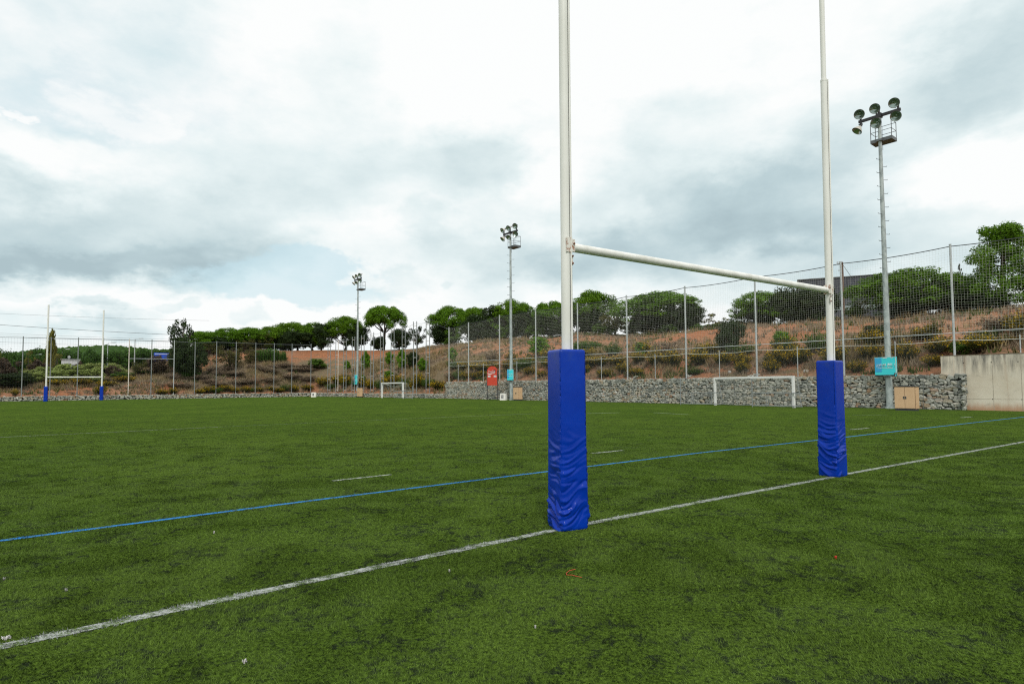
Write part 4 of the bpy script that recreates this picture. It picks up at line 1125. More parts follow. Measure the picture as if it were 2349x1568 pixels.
def leaf_quads(c, nrm, size, aspect, rnd):
    """c (n,3) centres, nrm (n,3) leaf normals"""
    n = len(c); a = rng.normal(0, 1, (n, 3)); nrm = nrm / (np.linalg.norm(nrm, axis=1, keepdims=True) + 1e-9)
    e1 = np.cross(nrm, a); e1 /= np.linalg.norm(e1, axis=1, keepdims=True) + 1e-9; e2 = np.cross(nrm, e1)
    s = np.broadcast_to(np.asarray(size), (n,))[:, None]
    V = np.stack([c - e1 * s * .5, c + e2 * s * aspect * .5 - e1 * s * .05, c + e1 * s * .5, c - e2 * s * aspect * .5 + e1 * s * .05], 1)
    return V, np.repeat(rnd, 4)
def clump_crown(centres, radii, per, leaf, up=.35, aspect=.45, squash=.8, bright=None, shell=.65):
    Vs, As = [], []
    for i, (c, r) in enumerate(zip(centres, radii)):
        n = max(6, int(per * (r / np.mean(radii)) ** 2))
        d = rng.normal(0, 1, (n, 3)); d /= np.linalg.norm(d, axis=1, keepdims=True)
        rad = r * (shell + (1 - shell) * rng.uniform(0, 1, (n, 1))) * rng.uniform(.8, 1.15, (n, 1))
        p = np.array(c) + d * rad * np.array([1, 1, squash])
        nrm = d + rng.normal(0, .55, (n, 3)) + np.array([0, 0, up])
        b = bright[i] if bright is not None else .5
        V, A = leaf_quads(p, nrm, leaf * rng.uniform(.6, 1.35, n), aspect, np.clip(b + rng.normal(0, .22, n), 0, 1)); Vs.append(V); As.append(A)
    V = np.concatenate(Vs); A = np.concatenate(As)
    return V.reshape(-1, 3), np.arange(len(V) * 4).reshape(-1, 4), A
def stem_mesh(name, trunk, limbs, r0, mat, n=7):
    mb = MB(); mb.tube(trunk, [r0 * (1 - .5 * i / (len(trunk) - 1)) for i in range(len(trunk))], n)
    for l, r in limbs: mb.tube(l, [r * (1 - .7 * i / (len(l) - 1)) for i in range(len(l))], 5)
    return mb.mesh(name, mat)
def limbs_to(base, pts, r, k=3):
    out = []
    for p in pts:
        b = Vector(base); p = Vector(p); m_ = b.lerp(p, .5) + Vector((random.uniform(-.03, .03), random.uniform(-.03, .03), -.02)); out.append(([b, m_, p], r * random.uniform(.5, 1)))
    return out
# prototypes are of unit width and unit height; z=0 is the foot
PROTO = {}
def proto(kind, var, crown, stem): PROTO.setdefault(kind, []).append((crown, stem))
def mk(name, VFA, mat, zs=1.0): V, F, A = VFA; return np_mesh(name, V, F, mat, {'rnd': A})

def umbrella(var, trunk=.45, flat=.5, mat='pine', nclump=155, per=135, leaf=.030):
    """stone pine: bare trunk, forking limbs, a wide dome of needle tufts"""
    cs, rs, br = [], [], []
    for i in range(nclump):
        a = rng.uniform(0, 2 * np.pi); r = math.sqrt(rng.uniform(0, 1)) * .43
        top = trunk + (1 - trunk) * (.30 + .64 * math.sqrt(max(0, 1 - (r / .46) ** 2)))
        under = rng.uniform(0, 1) < .42
        z = top - (rng.uniform(.14, .55) * (1 - trunk) * (1 - r * .6) if under else rng.uniform(0, .10) * (1 - trunk))
        rr = rng.uniform(.060, .100)
        lob = 1 + .12 * math.sin(a * 3 + var) + .06 * math.sin(a * 7 + 2 * var)
        cs.append((r * lob * math.cos(a), r * lob * math.sin(a), z - rr * .3)); rs.append(rr); br.append(rng.uniform(.3, .75))
    V, F, A = clump_crown(cs, rs, per, leaf, .45, .45, .85, br)
    c = np_mesh('crown', V, F, M[mat], {'rnd': A})
    lean = random.uniform(-.05, .05); fork = Vector((lean, 0, trunk * .92))
    tips = [(.30 * math.cos(k * .9 + var), .30 * math.sin(k * .9 + var), trunk + (1 - trunk) * random.uniform(.25, .55)) for k in range(8)]
    s = stem_mesh('trunk', [(0, 0, -.05), (lean * .4, 0, trunk * .4), fork], limbs_to(fork, tips, .022), .042, M['bark'])
    proto('umbrella' if trunk < .38 else 'umbrella_tall', var, c, s)
for v in range(4): umbrella(v, [.10, .14, .08, .16][v])
for v in range(2): umbrella(v + 5, .42)
def roundtree(kind, var, mat, z0=.12, nclump=70, per=66, leaf=.055, gap=0.0, cone=0.0, rad=(.08, .13), up=.2, wob=.16):
    cs, rs, br = [], [], []
    for i in range(nclump):
        d = rng.normal(0, 1, 3); d /= np.linalg.norm(d); rr = rng.uniform(*rad)
        q = rng.uniform(.55, .88) if rng.uniform() < .8 else rng.uniform(.1, .5)
        z = z0 + (1 - z0) * (.5 + .5 * d[2] * q); k = (z - z0) / (1 - z0)
        w = (1 - cone * k) * (1 + wob * math.sin(math.atan2(d[1], d[0]) * 3 + var * 2 + k * 4))
        cs.append((d[0] * q * .47 * w, d[1] * q * .47 * w, z)); rs.append(rr * (1 - .4 * cone * k)); br.append(rng.uniform(.25, .75))
    keep = [i for i in range(nclump) if rng.uniform() > gap]
    V, F, A = clump_crown([cs[i] for i in keep], [rs[i] for i in keep], per, leaf, up, .55, .95, [br[i] for i in keep])
    c = np_mesh('crown', V, F, M[mat], {'rnd': A})
    tips = [Vector(cs[i]) for i in keep[:: max(1, len(keep) // 14)]]
    fk = Vector((0, 0, z0 + .12)); s = stem_mesh('trunk', [(0, 0, -.05), (.01, 0, z0 * .6), fk, (random.uniform(-.04, .04), 0, .6)], limbs_to(fk, tips, .022), .035, M['bark'])
    proto(kind, var, c, s)
for v in range(3): roundtree('oak', v, 'oak', .02, 105, 110, .042)
for v in range(2): roundtree('open', v, 'oak', .16, 46, 60, .045, .12, 0, (.06, .10))
for v in range(2): roundtree('olive', v, 'olive_tree', .08, 60, 46, .050, .15, .25, (.06, .11))
for v in range(2): roundtree('yellowing', v, 'yellow_tree', .08, 46, 36, .050, .2, .2, (.05, .10))
for v in range(3): roundtree('youngpine', v, 'pine_lime', .02, 60, 60, .060, .0, .45, (.08, .13), .5, .10)
for v in range(2): roundtree('greenbush', v, 'green_bush', .0, 42, 56, .075, .0, .2, (.10, .16))
for v in range(3): roundtree('willow', v, 'willow', .0, 52, 70, .070, .0, .15, (.09, .15), .6)
for v in range(2): roundtree('brownbush', v, 'brown_bush', .0, 46, 60, .070, .1, .15, (.08, .14), .1)
roundtree('poplar', 0, 'yellow_tree', .10, 80, 34, .11, .1, .35, (.12, .2)); 
for v in range(3): roundtree('farpine', v, 'far_pine', .10, 46, 42, .075, .0, .10, (.10, .16), .4, .2)
def aleppo(var):
    cs, rs, br = [], [], []
    for i in range(230):
        a = rng.uniform(0, 6.283); k = rng.uniform(.14, 1); prof = .47 * (1 - .55 * max(0, k - .55) / .45) * (.75 + .25 * math.sin(k * 19 + a))
        r = prof * rng.uniform(.45, 1); cs.append((r * math.cos(a), r * math.sin(a), k * .95)); rs.append(rng.uniform(.055, .095)); br.append(rng.uniform(.1, .6))
    V, F, A = clump_crown(cs, rs, 110, .027, .4, .45, .75, br); c = np_mesh('crown', V, F, M['pine'], {'rnd': A})
    tips = [cs[i] for i in range(0, 150, 10)]
    s = stem_mesh('trunk', [(0, 0, -.05), (.02, 0, .35), (-.01, 0, .7), (0, 0, .93)], [([Vector((.01, 0, t_[2] * .8)), Vector(t_)], .010) for t_ in tips], .03, M['bark']); proto('aleppo', var, c, s)
aleppo(0)
def conifer():
    cs, rs = [], []
    for i in range(60):
        k = rng.uniform(.05, 1); a = rng.uniform(0, 6.283); r = .42 * (1 - k) + .04; cs.append((r * math.cos(a), r * math.sin(a), k * .97)); rs.append(.07 * (1.3 - k))
    V, F, A = clump_crown(cs, rs, 40, .06, .2); c = np_mesh('crown', V, F, M['oak'], {'rnd': A})
    proto('conifer', 0, c, stem_mesh('trunk', [(0, 0, -.05), (0, 0, .5), (0, 0, .98)], [], .03, M['bark']))
conifer()
def broom(var, kind='broom', flowers=True, mat='broom', ns=120):
    """fan of thin upright stems, yellow flowers near the tips"""
    LV, LA, FV, FA = [], [], [], []; mb = MB()
    for i in range(ns):
        a = rng.uniform(0, 6.283); sp = math.sqrt(rng.uniform(0, 1)); L = rng.uniform(.55, 1.0) * (1 - .35 * sp ** 2)
        tip = np.array([math.cos(a) * sp * .48, math.sin(a) * sp * .48, L]); base = np.array([math.cos(a) * sp * .12, math.sin(a) * sp * .12, 0])
        if i % 3 == 0: mb.tube([base, base * .4 + tip * .6 + np.array([0, 0, .05]), tip], .006, 3, cap=False)
        n = 15; k = rng.uniform(.12, 1, n) ** .8
        p = base + (tip - base) * k[:, None] + rng.normal(0, .030, (n, 3)); p[:, 2] = np.maximum(p[:, 2], .01)
        V, A = leaf_quads(p, rng.normal(0, 1, (n, 3)) + [0, 0, .3], .075 * rng.uniform(.6, 1.3, n), .4, np.clip(.45 + rng.normal(0, .25, n), 0, 1)); LV.append(V); LA.append(A)
        if flowers and rng.uniform() < .62:
            n = 11; k = rng.uniform(.60, 1.03, n); p = base + (tip - base) * k[:, None] + rng.normal(0, .024, (n, 3))
            V, A = leaf_quads(p, rng.normal(0, 1, (n, 3)) + [0, 0, .5], .046 * rng.uniform(.6, 1.3, n), .7, rng.uniform(0, 1, n)); FV.append(V); FA.append(A)
    V = np.concatenate(LV); c = np_mesh('foliage', V.reshape(-1, 3), np.arange(len(V) * 4).reshape(-1, 4), M[mat], {'rnd': np.concatenate(LA)})
    f = None
    if flowers: V = np.concatenate(FV); f = np_mesh('blossoms', V.reshape(-1, 3), np.arange(len(V) * 4).reshape(-1, 4), M['broom_flower'], {'rnd': np.concatenate(FA)})
    PROTO.setdefault(kind, []).append((c, mb.mesh('stems', M['bark']), f))
for v in range(4): broom(v)
for v in range(3): broom(v, 'drybush', False, 'dry_bush', 110)
for v in range(2): broom(v, 'scrub', False, 'green_bush', 110)
def reeds(var):
    Vs, As = [], []
    for i in range(230):
        x, y = rng.uniform(-.5, .5), rng.uniform(-.28, .28); h = rng.uniform(.5, 1.0) * (1 - .5 * abs(x)); a = rng.uniform(0, 6.283)
        for k in range(6):
            z = h * (.15 + .15 * k); b = a + k * 2.4; l = .13
            p = np.array([[x, y, z]]); dirv = np.array([math.cos(b), math.sin(b), .9]); w = np.array([-math.sin(b), math.cos(b), 0]) * .011
            tip = np.array([x, y, z]) + dirv * l; Vs.append(np.array([[[x, y, z] - w, [x, y, z] + w, tip + w * .3, tip - w * .3]])); As.append(np.full(4, rng.uniform()))
        w = np.array([.006, 0, 0]); Vs.append(np.array([[np.array([x, y, -.02]) - w, np.array([x, y, -.02]) + w, np.array([x, y, h]) + w, np.array([x, y, h]) - w]])); As.append(np.full(4, .4))
    V = np.concatenate(Vs); c = np_mesh('foliage', V.reshape(-1, 3), np.arange(len(V) * 4).reshape(-1, 4), M['reed'], {'rnd': np.concatenate(As)})
    PROTO.setdefault('reeds', []).append((c, None))
for v in range(2): reeds(v)
words_x = ['first', 'second', 'third', 'fourth', 'fifth', 'sixth', 'seventh', 'eighth', 'ninth']
COUNT = {}
def onrow(px, row):
    """hillside point that shows at picture column px, row row"""
    r = ray(px, 850); r = Vector((r.x, r.y)).normalized(); ks = np.arange(25, 200, .1); X, Y = r.x * ks, r.y * ks
    D, _ = field(X, Y); Z = H(X, Y); ok = D > 1.2
    P = np.stack([X, Y, Z - CAMH], 1); zc = P @ np.array(fw[:]); yy = CY - FPX * (P @ np.array(up[:])) / zc
    m = np.where(ok & (yy <= row))[0]; m2 = np.where(ok & (D < 24))[0]
    i = int(m[0]) if len(m) and D[m[0]] < 24 else int(m2[np.argmin(yy[m2])])
    return Vector((X[i], Y[i], Z[i]))
PARTN = {'broom': 'shrub', 'drybush': 'shrub', 'scrub': 'shrub'}
def plant(kind, name, label, px, d, top, width, cat='tree', group=None, p=None, foot=None, depthk=1.0):
    """px: picture column of the stem, d: metres outside the pitch edge, top: picture row of the top, width in picture columns"""
    if name == 'stone_pine' and 430 < px < 830: width *= 1.22
    elif name == 'stone_pine' and px > 950: width *= 1.15
    elif name == 'oak_tree': width *= 1.22
    p = p or (outw(px, d) if d < 300 else onrow(px, d)); k = depth(p) / FPX; w = width * k; zt = rise((p.x, p.y), top); h = max(zt - p.z, .25)
    i = COUNT.get(kind, 0); COUNT[kind] = i + 1; pr = PROTO[kind][i % len(PROTO[kind])]
    root = thing(name, label, cat, p, random.uniform(0, 6.28) if kind != 'reeds' else math.atan2(p.y, p.x) - math.pi / 2, group)
    for me in pr:
        if me is None: continue
        o = link(me.name.split('.')[0], me, root); o.scale = (w, w * depthk, h)
    return root
# -- trees along the crest and slopes: kind, name, label, column, distance out, top row, width
T = [
 ('aleppo', 'pine_tree', 'tall open pine at the right edge, highest tree on the hill', 2312, 25, 512, 190),
 ('conifer', 'conifer_tree', 'small dark pointed conifer left of the tall pine at the right edge', 2212, 33, 602, 40),
 ('umbrella', 'stone_pine', 'very wide stone pine crown behind the nearest floodlight mast', 2095, 26, 612, 225),
 ('umbrella', 'stone_pine', 'lower stone pine crown between the nearest mast and the tall right pine', 2190, 28, 632, 130),
 ('oak', 'oak_tree', 'dark oak under the very wide stone pine, right of the nearest mast', 2085, 25, 668, 120),
 ('oak', 'oak_tree', 'dark oak below the lower stone pine near the right edge', 2190, 24, 672, 120),
 ('oak', 'oak_tree', 'dark oak at the foot of the tall pine at the right edge', 2270, 24.5, 672, 110),
 ('yellowing', 'young_tree', 'pale yellowish young tree before the dark building', 1978, 25, 680, 60),
 ('greenbush', 'bush', 'round bright green bush at the foot of the wooden pole', 1962, 23.5, 700, 46),
 ('oak', 'oak_tree', 'dark oak directly left of the right goal post, highest dark crown', 1862, 25, 652, 115),
 ('oak', 'oak_tree', 'dark oak between the stone pine and the darkest oak left of the right post', 1812, 25, 655, 90),
 ('umbrella', 'stone_pine', 'stone pine under the right half of the near crossbar', 1755, 25, 664, 140),
 ('oak', 'oak_tree', 'dark low oak under the crossbar stone pine', 1740, 24, 700, 90),
 ('yellowing', 'sparse_tree', 'pale sparse bush in the gap between two stone pines under the crossbar', 1645, 27, 716, 85),
 ('greenbush', 'bush', 'bright green bush on the crest in the gap under the crossbar', 1640, 23, 742, 70),
 ('umbrella', 'stone_pine', 'big stone pine right of the near left post', 1515, 26, 667, 195),
 ('oak', 'oak_tree', 'dark oak inside the right side of the big stone pine', 1570, 25, 690, 95),
 ('oak', 'oak_tree', 'dark oak under the middle of the big stone pine', 1490, 25, 705, 100),
 ('umbrella', 'stone_pine', 'high domed stone pine just right of the near left post', 1362, 28, 662, 122),
 ('olive', 'sparse_tree', 'brownish sparse tree before the stone pines right of the near left post', 1413, 24, 705, 100),
 ('oak', 'oak_tree', 'dark oak under the high domed stone pine right of the left post', 1345, 26, 705, 90),
 ('umbrella', 'stone_pine', 'stone pine directly left of the near left post', 1268, 27, 685, 95),
 ('oak', 'oak_tree', 'dark oak under the stone pine left of the near left post', 1262, 25, 716, 80),
 ('umbrella', 'stone_pine', 'stone pine behind the middle floodlight mast', 1180, 27, 683, 112),
 ('oak', 'oak_tree', 'dark grey oak crown left of the middle floodlight mast', 1138, 26, 697, 85),
 ('oak', 'oak_tree', 'dark oak behind the net right of the middle mast', 1205, 25, 712, 80),
 ('oak', 'oak_tree', 'dark oak behind the net left of the middle mast', 1098, 25, 718, 80),
 ('umbrella', 'stone_pine', 'stone pine at the left end of the middle row, right of the gap', 1035, 27, 698, 98),
 ('umbrella', 'stone_pine', 'small stone pine between the left end pine and the grey oak', 1088, 28, 699, 80),
 ('oak', 'oak_tree', 'dark oak at the left corner of the tall net', 1022, 25, 735, 70),
 ('umbrella_tall', 'stone_pine', 'lone stone pine with bare trunk between the two farther masts', 879, 24, 698, 104),
 ('oak', 'oak_tree', 'small dark oak right of the lone stone pine trunk', 916, 22.5, 753, 52),
 ('oak', 'oak_tree', 'tiny dark oak left of the lone stone pine trunk', 868, 22.5, 768, 34),
 ('open', 'sparse_tree', 'sparse grey green tree right of the lone stone pine', 957, 21, 741, 56),
 ('umbrella', 'stone_pine', 'stone pine behind the farthest floodlight mast', 792, 24, 720, 86),
 ('oak', 'oak_tree', 'dark oak right under the farthest mast stone pine', 816, 22.5, 745, 58),
 ('umbrella', 'stone_pine', 'stone pine second left of the farthest mast', 716, 25, 737, 84),
 ('oak', 'oak_tree', 'round dark oak left of the farthest mast', 737, 23, 741, 60),
 ('umbrella', 'stone_pine', 'stone pine in the middle of the distant row, highest left of the farthest mast', 668, 26, 736, 84),
 ('oak', 'oak_tree', 'wide dark oak in the middle of the distant row', 682, 23.5, 752, 74),
 ('umbrella', 'stone_pine', 'stone pine left of the middle of the distant row', 622, 25, 745, 80),
 ('oak', 'oak_tree', 'narrow dark oak left in the distant row', 632, 24, 764, 46),
 ('umbrella', 'stone_pine', 'stone pine in the left half of the distant row', 572, 24, 747, 82),
 ('oak', 'oak_tree', 'dark oak between two left stone pines of the distant row', 597, 23.5, 762, 60),
 ('umbrella', 'stone_pine', 'wide low stone pine second from the left of the distant row', 518, 24, 750, 96),
 ('umbrella', 'stone_pine', 'leftmost stone pine of the distant row beside the open dark tree', 458, 23, 757, 76),
 ('open', 'dark_tree', 'open dark tree with sky gaps at the left end of the hill', 412, 848, 724, 74),
 ('oak', 'oak_tree', 'dark thicket tree below the open dark tree', 430, 868, 775, 76),
 ('olive', 'olive_tree', 'tall brownish tree in the distant row above the reeds', 605, 22, 758, 58),
 ('olive', 'olive_tree', 'wide olive brown tree on the slope right of the open dark tree', 528, 848, 785, 86),
 ('olive', 'olive_tree', 'small olive green tree on the slope left of the reeds', 575, 838, 795, 50),
 ('olive', 'olive_tree', 'olive brown tree standing right of the blue billboard', 402, 855, 797, 66),
 ('brownbush', 'bare_bush', 'bare brown bush before the blue billboard', 356, 860, 812, 62),
 ('olive', 'olive_tree', 'olive tree under the second left stone pine of the distant row', 478, 20, 782, 62),
 ('olive', 'olive_tree', 'olive tree under the left half of the distant pine row', 560, 20, 772, 60),
 ('oak', 'oak_tree', 'dark oak under the leftmost stone pines of the distant row', 505, 22, 772, 66),
 ('oak', 'oak_tree', 'dark oak between the middle stone pines of the distant row', 655, 23, 760, 50),
 ('poplar', 'poplar_tree', 'thin tall poplar at the left goal post of the far goal', 117, 36, 752, 25),
 ('yellowing', 'yellowing_tree', 'yellow green tree under the thin poplar', 122, 33, 798, 58),
 ('yellowing', 'yellowing_tree', 'yellow green tree by the leftmost fence post', 72, 38, 800, 38),
 ('yellowing', 'yellowing_tree', 'yellowing tree cut by the left edge', -4, 36, 795, 28),
 ('youngpine', 'young_pine', 'bright round pine bush behind the net left of the left pad', 1236, 822, 766, 74),
 ('youngpine', 'young_pine', 'bright young pine at the left corner of the tall net', 1037, 830, 794, 33),
 ('youngpine', 'young_pine', 'bright green bush behind the net right of the left pad', 1472, 815, 782, 40),
 ('greenbush', 'bush', 'small dark green bush beside the bright bush right of the left pad', 1507, 812, 790, 30),
 ('oak', 'oak_bush', 'large dark oak bush on the red slope under the crossbar', 1676, 812, 724, 76),
 ('youngpine', 'young_pine', 'lime green pointed young pine left of the right post', 1798, 812, 753, 72),
 ('oak', 'oak_bush', 'dark bush on the red slope left of the nearest mast', 2016, 786, 742, 70),
 ('olive', 'young_tree', 'narrow yellow green young tree right of the nearest mast', 2146, 786, 730, 42),
 ('youngpine', 'young_pine', 'young pine left of the farthest mast on the slope', 797, 850, 825, 24),
 ('youngpine', 'young_pine', 'tall young pine right of the farthest mast', 839, 848, 801, 30),
 ('youngpine', 'young_pine', 'young pine above the small white goal', 893, 840, 802, 30),
 ('youngpine', 'young_pine', 'tall bright young pine right above the small white goal', 922, 850, 797, 34),
 ('oak', 'oak_bush', 'dark bush between two young pines right of the small goal', 947, 845, 806, 34),
 ('youngpine', 'young_pine', 'young pine by the lattice posts right of the small goal', 969, 852, 818, 34),
 ('youngpine', 'young_pine', 'low young pine directly behind the small white goal', 891, 874, 847, 32),
 ('youngpine', 'young_pine', 'low young pine bush right of the farthest mast board', 834, 878, 858, 20),
 ('greenbush', 'bush', 'dark green low bush on the slope behind the far fence corner', 726, 846, 821, 60),
 ('reeds', 'reed_clump', 'tall green reeds on the red slope in the distance', 620, 827, 797, 68),
 ('reeds', 'reed_clump', 'green reeds right of the near left post behind the net', 1348, 806, 779, 66),
 ('reeds', 'reed_clump', 'small green reeds at the foot of the dark thicket', 440, 868, 848, 40),
 ('oak', 'oak_bush', 'large round dark bush at the left edge behind the far wall', 28, 890, 851, 104),
 ('brownbush', 'brown_bush', 'large brown bush at the left edge', 12, 20, 818, 70),
 ('brownbush', 'brown_bush', 'brown bush with russet top beside the leftmost fence post', 92, 24, 822, 56),
 ('brownbush', 'brown_bush', 'brown twiggy bush right of the right far goal post', 258, 13, 836, 44),
 ('greenbush', 'bush', 'dark green bush right of the far goal', 282, 11, 852, 60),
 ('greenbush', 'bush', 'dark green bush below the blue billboard', 330, 12, 850, 56),
 ('brownbush', 'brown_bush', 'purple brown shrub before the white shed', 180, 40, 826, 28),
 ('willow', 'pale_bush', 'pale green bush left behind the far goal', 70, 14, 845, 52),
 ('willow', 'pale_bush', 'pale green bush behind the left post of the far goal', 105, 14, 838, 64),
 ('willow', 'pale_bush', 'pale green bush left of the middle of the far goal', 145, 14, 833, 66),
 ('willow', 'pale_bush', 'pale green bush in the middle of the far goal', 185, 14, 832, 66),
 ('willow', 'pale_bush', 'tall pale green bush behind the right post of the far goal', 222, 14, 829, 66),
 ('willow', 'pale_bush', 'pale green bush right of the far goal right post', 262, 16, 832, 54),
 ('willow', 'pale_bush', 'front pale green bush just right of the left post of the far goal', 128, 9, 846, 60),
 ('willow', 'pale_bush', 'front pale green bush under the middle of the far crossbar', 176, 9, 845, 64),
 ('willow', 'pale_bush', 'front pale green bush just left of the right post of the far goal', 214, 9, 843, 58),
 ('willow', 'pale_bush', 'front pale green bush between leftmost fence post and far goal', 84, 9, 850, 52),
 ('oak', 'oak_bush', 'dark low undergrowth bush under the far goal crossbar', 160, 11, 874, 90),
 ('oak', 'oak_bush', 'dark low bush behind the right pad of the far goal', 225, 10.5, 872, 74),
 ('olive', 'olive_tree', 'grey olive tree at the middle of the far fence right part', 318, 862, 822, 46),
]
for (k, nm, lab, px, d, top, w) in T:
    plant(k, nm, lab, px, d, top, w, 'bush' if ('bush' in nm) else ('reeds' if 'reed' in nm else 'tree'),
          {'stone_pine': 'stone pines along the hill crest', 'oak_tree': 'dark oaks along the hill crest', 'young_pine': 'young pines on the slope', 'pale_bush': 'pale bushes behind the far goal', 'olive_tree': 'olive brown trees on the slope', 'yellowing_tree': 'yellowing trees at the left'}.get(nm))
for i, px in enumerate((452, 474, 498, 524, 548, 572, 598, 648, 662)):
    plant('oak' if i % 3 else 'olive', 'row_oak', f'{"dark oak" if i % 3 else "olive tree"} filling the space under the distant pine row, {words_x[i]} from the open dark tree', px + random.uniform(-3, 3), 22.5 + i % 2, 768 + (i * 7) % 11, 44 + (i * 5) % 16, 'tree', 'dark trees under the distant pine row')
# pines of the wood beyond the far end
words_ = ['first', 'second', 'third', 'fourth', 'fifth', 'sixth', 'seventh', 'eighth', 'ninth', 'tenth', 'eleventh', 'twelfth', 'thirteenth', 'fourteenth']
for i, px in enumerate(np.linspace(18, 385, 14)):
    plant('farpine', 'wood_pine', f'front row pine of the wood at the left, {words_[i]} from the left', px + random.uniform(-6, 6), 62 + random.uniform(-6, 10), 806 + random.uniform(-5, 6), random.uniform(44, 62), 'tree', 'pines of the wood beyond the far end')
for i, px in enumerate(np.linspace(5, 370, 10)):
    plant('farpine', 'wood_pine', f'rear row pine of the wood at the left, {words_[i]} from the left', px + random.uniform(-8, 8), 98 + random.uniform(-8, 10), 800 + random.uniform(-4, 4), random.uniform(42, 60), 'tree', 'pines of the wood beyond the far end')

CB = [(1120, 752), (1160, 748), (1228, 744), (1290, 742), (1378, 741), (1400, 746), (1455, 742), (1535, 742), (1600, 742), (1700, 736), (1905, 725), (1040, 770)]
for i, (px, tp) in enumerate(CB):
    plant('greenbush' if i % 3 else 'oak', 'crest_bush', f'{"green" if i % 3 else "dark"} bush at the foot of the crest trees, {words_[i] if i < 11 else "beside the net corner"}' + (' rightwards from the middle mast' if i < 11 else ''), px, 23, tp, 46 + 5 * (i % 4), 'bush', 'bushes under the crest trees')
# -- broom bushes in the fence bays behind the tall wall
def ground_top(px, d, hgt):
    p = outw(px, d); return proj((p.x, p.y, p.z + hgt))[1]
ordn = ['first', 'second', 'third', 'fourth', 'fifth', 'sixth', 'seventh', 'eighth', 'ninth', 'tenth', 'eleventh']
pxs = [proj((p.x, p.y, 2))[0] for p, z in FP]
bays = [(pxs[i + 1], pxs[i]) for i in range(1, len(pxs) - 1)]
rb = random.Random(5)
where = [('low', 'front left'), ('low', 'front middle'), ('low', 'front right'), ('mid', 'back left'), ('mid', 'back middle'), ('mid', 'back right'), ('far', 'upper left'), ('far', 'upper right')]
for bi, (xa, xb) in enumerate(bays):
    for j, (row, wd) in enumerate(where):
        f = {'low': (.17, .5, .83), 'mid': (.22, .52, .8), 'far': (.3, .72)}[row][j if j < 3 else (j - 3 if j < 6 else j - 6)] + rb.uniform(-.09, .09)
        px = xa + (xb - xa) * f
        if px > 2420: continue
        d = {'low': 1.7, 'mid': 3.4, 'far': 5.4}[row] + rb.uniform(-.4, .6)
        hgt = {'low': .95, 'mid': 1.45, 'far': 1.35}[row] * rb.uniform(.75, 1.2)
        wm = rb.uniform(1.7, 2.7) * {'low': .8, 'mid': 1.1, 'far': 1.1}[row]
        dull = rb.random() < {'low': .35, 'mid': .18, 'far': .55}[row]
        kind = 'broom' if not dull else rb.choice(['drybush', 'scrub', 'scrub'])
        if row == 'low' and rb.random() < .35: continue
        p = outw(px, d); k = depth(p) / FPX
        look = {'broom': 'yellow flowering broom bush', 'drybush': 'dry brown bush', 'scrub': 'low green bush'}[kind]
        plant(kind, {'broom': 'broom_bush', 'drybush': 'dry_bush', 'scrub': 'green_bush'}[kind], f'{look} {wd} in the {ordn[bi]} net bay left of the concrete wall', px, d, proj((p.x, p.y, p.z + hgt))[1], wm / k, 'bush', 'bushes on the bank behind the tall stone wall', p=p)
# dark green undergrowth above the brooms behind the nearest mast
for i, (px, w) in enumerate(((1985, 60), (2030, 70), (2085, 64), (2130, 50))):
    plant('oak', 'undergrowth_bush', ['low dark bush left of the nearest mast above the broom', 'low dark bush just behind the nearest mast above the broom', 'low dark bush right of the nearest mast above the broom', 'low dark bush left of the concrete wall above the broom'][i], px, 6.8, 786, w, 'bush', 'dark undergrowth behind the nearest mast')
for i, (px, w, tp) in enumerate(((2205, 60, 778), (2262, 50, 782), (2320, 60, 776))):
    plant(['greenbush', 'oak', 'broom'][i], ['green_bush', 'dark_bush', 'broom_bush'][i], ['green bush above the left end of the concrete wall', 'dark bush above the middle of the concrete wall', 'yellow broom bush above the concrete wall at the right edge'][i], px, 3.2, tp, w, 'bush')
# -- bushes along the low walls
for i, px in enumerate(np.linspace(742, 1003, 15)):
    px += rb.uniform(-5, 5); d = rb.uniform(1.6, 3.2); p = outw(px, d); k = depth(p) / FPX; kind = 'broom' if i % 3 != 1 else 'scrub'
    plant(kind, 'broom_bush' if kind == 'broom' else 'green_bush', f'low {"yellow broom" if kind == "broom" else "dark green"} bush behind the low wall, {words_[i] if i < 14 else "fifteenth"} bush from the far corner', px, d, proj((p.x, p.y, p.z + rb.uniform(1.1, 2.3)))[1], rb.uniform(2.0, 3.0) / k, 'bush', 'bushes behind the low wall on the right side', p=p)
lows = np.linspace(700, 480, 12)
for i, px in enumerate(lows):
    px += rb.uniform(-5, 5); d = rb.uniform(1.1, 1.8); p = outw(px, d); k = depth(p) / FPX; kind = 'broom' if i % 4 != 2 else 'scrub'
    plant(kind, 'broom_bush' if kind == 'broom' else 'green_bush', f'low yellowish bush on the far end wall, {words_[i]} left from the wall corner' if kind == 'broom' else f'low green bush on the far end wall, {words_[i]} left from the wall corner', px, d, proj((p.x, p.y, p.z + rb.uniform(.7, 1.4)))[1], rb.uniform(1.5, 2.6) / k, 'bush', 'low bushes on the far end wall', p=p)
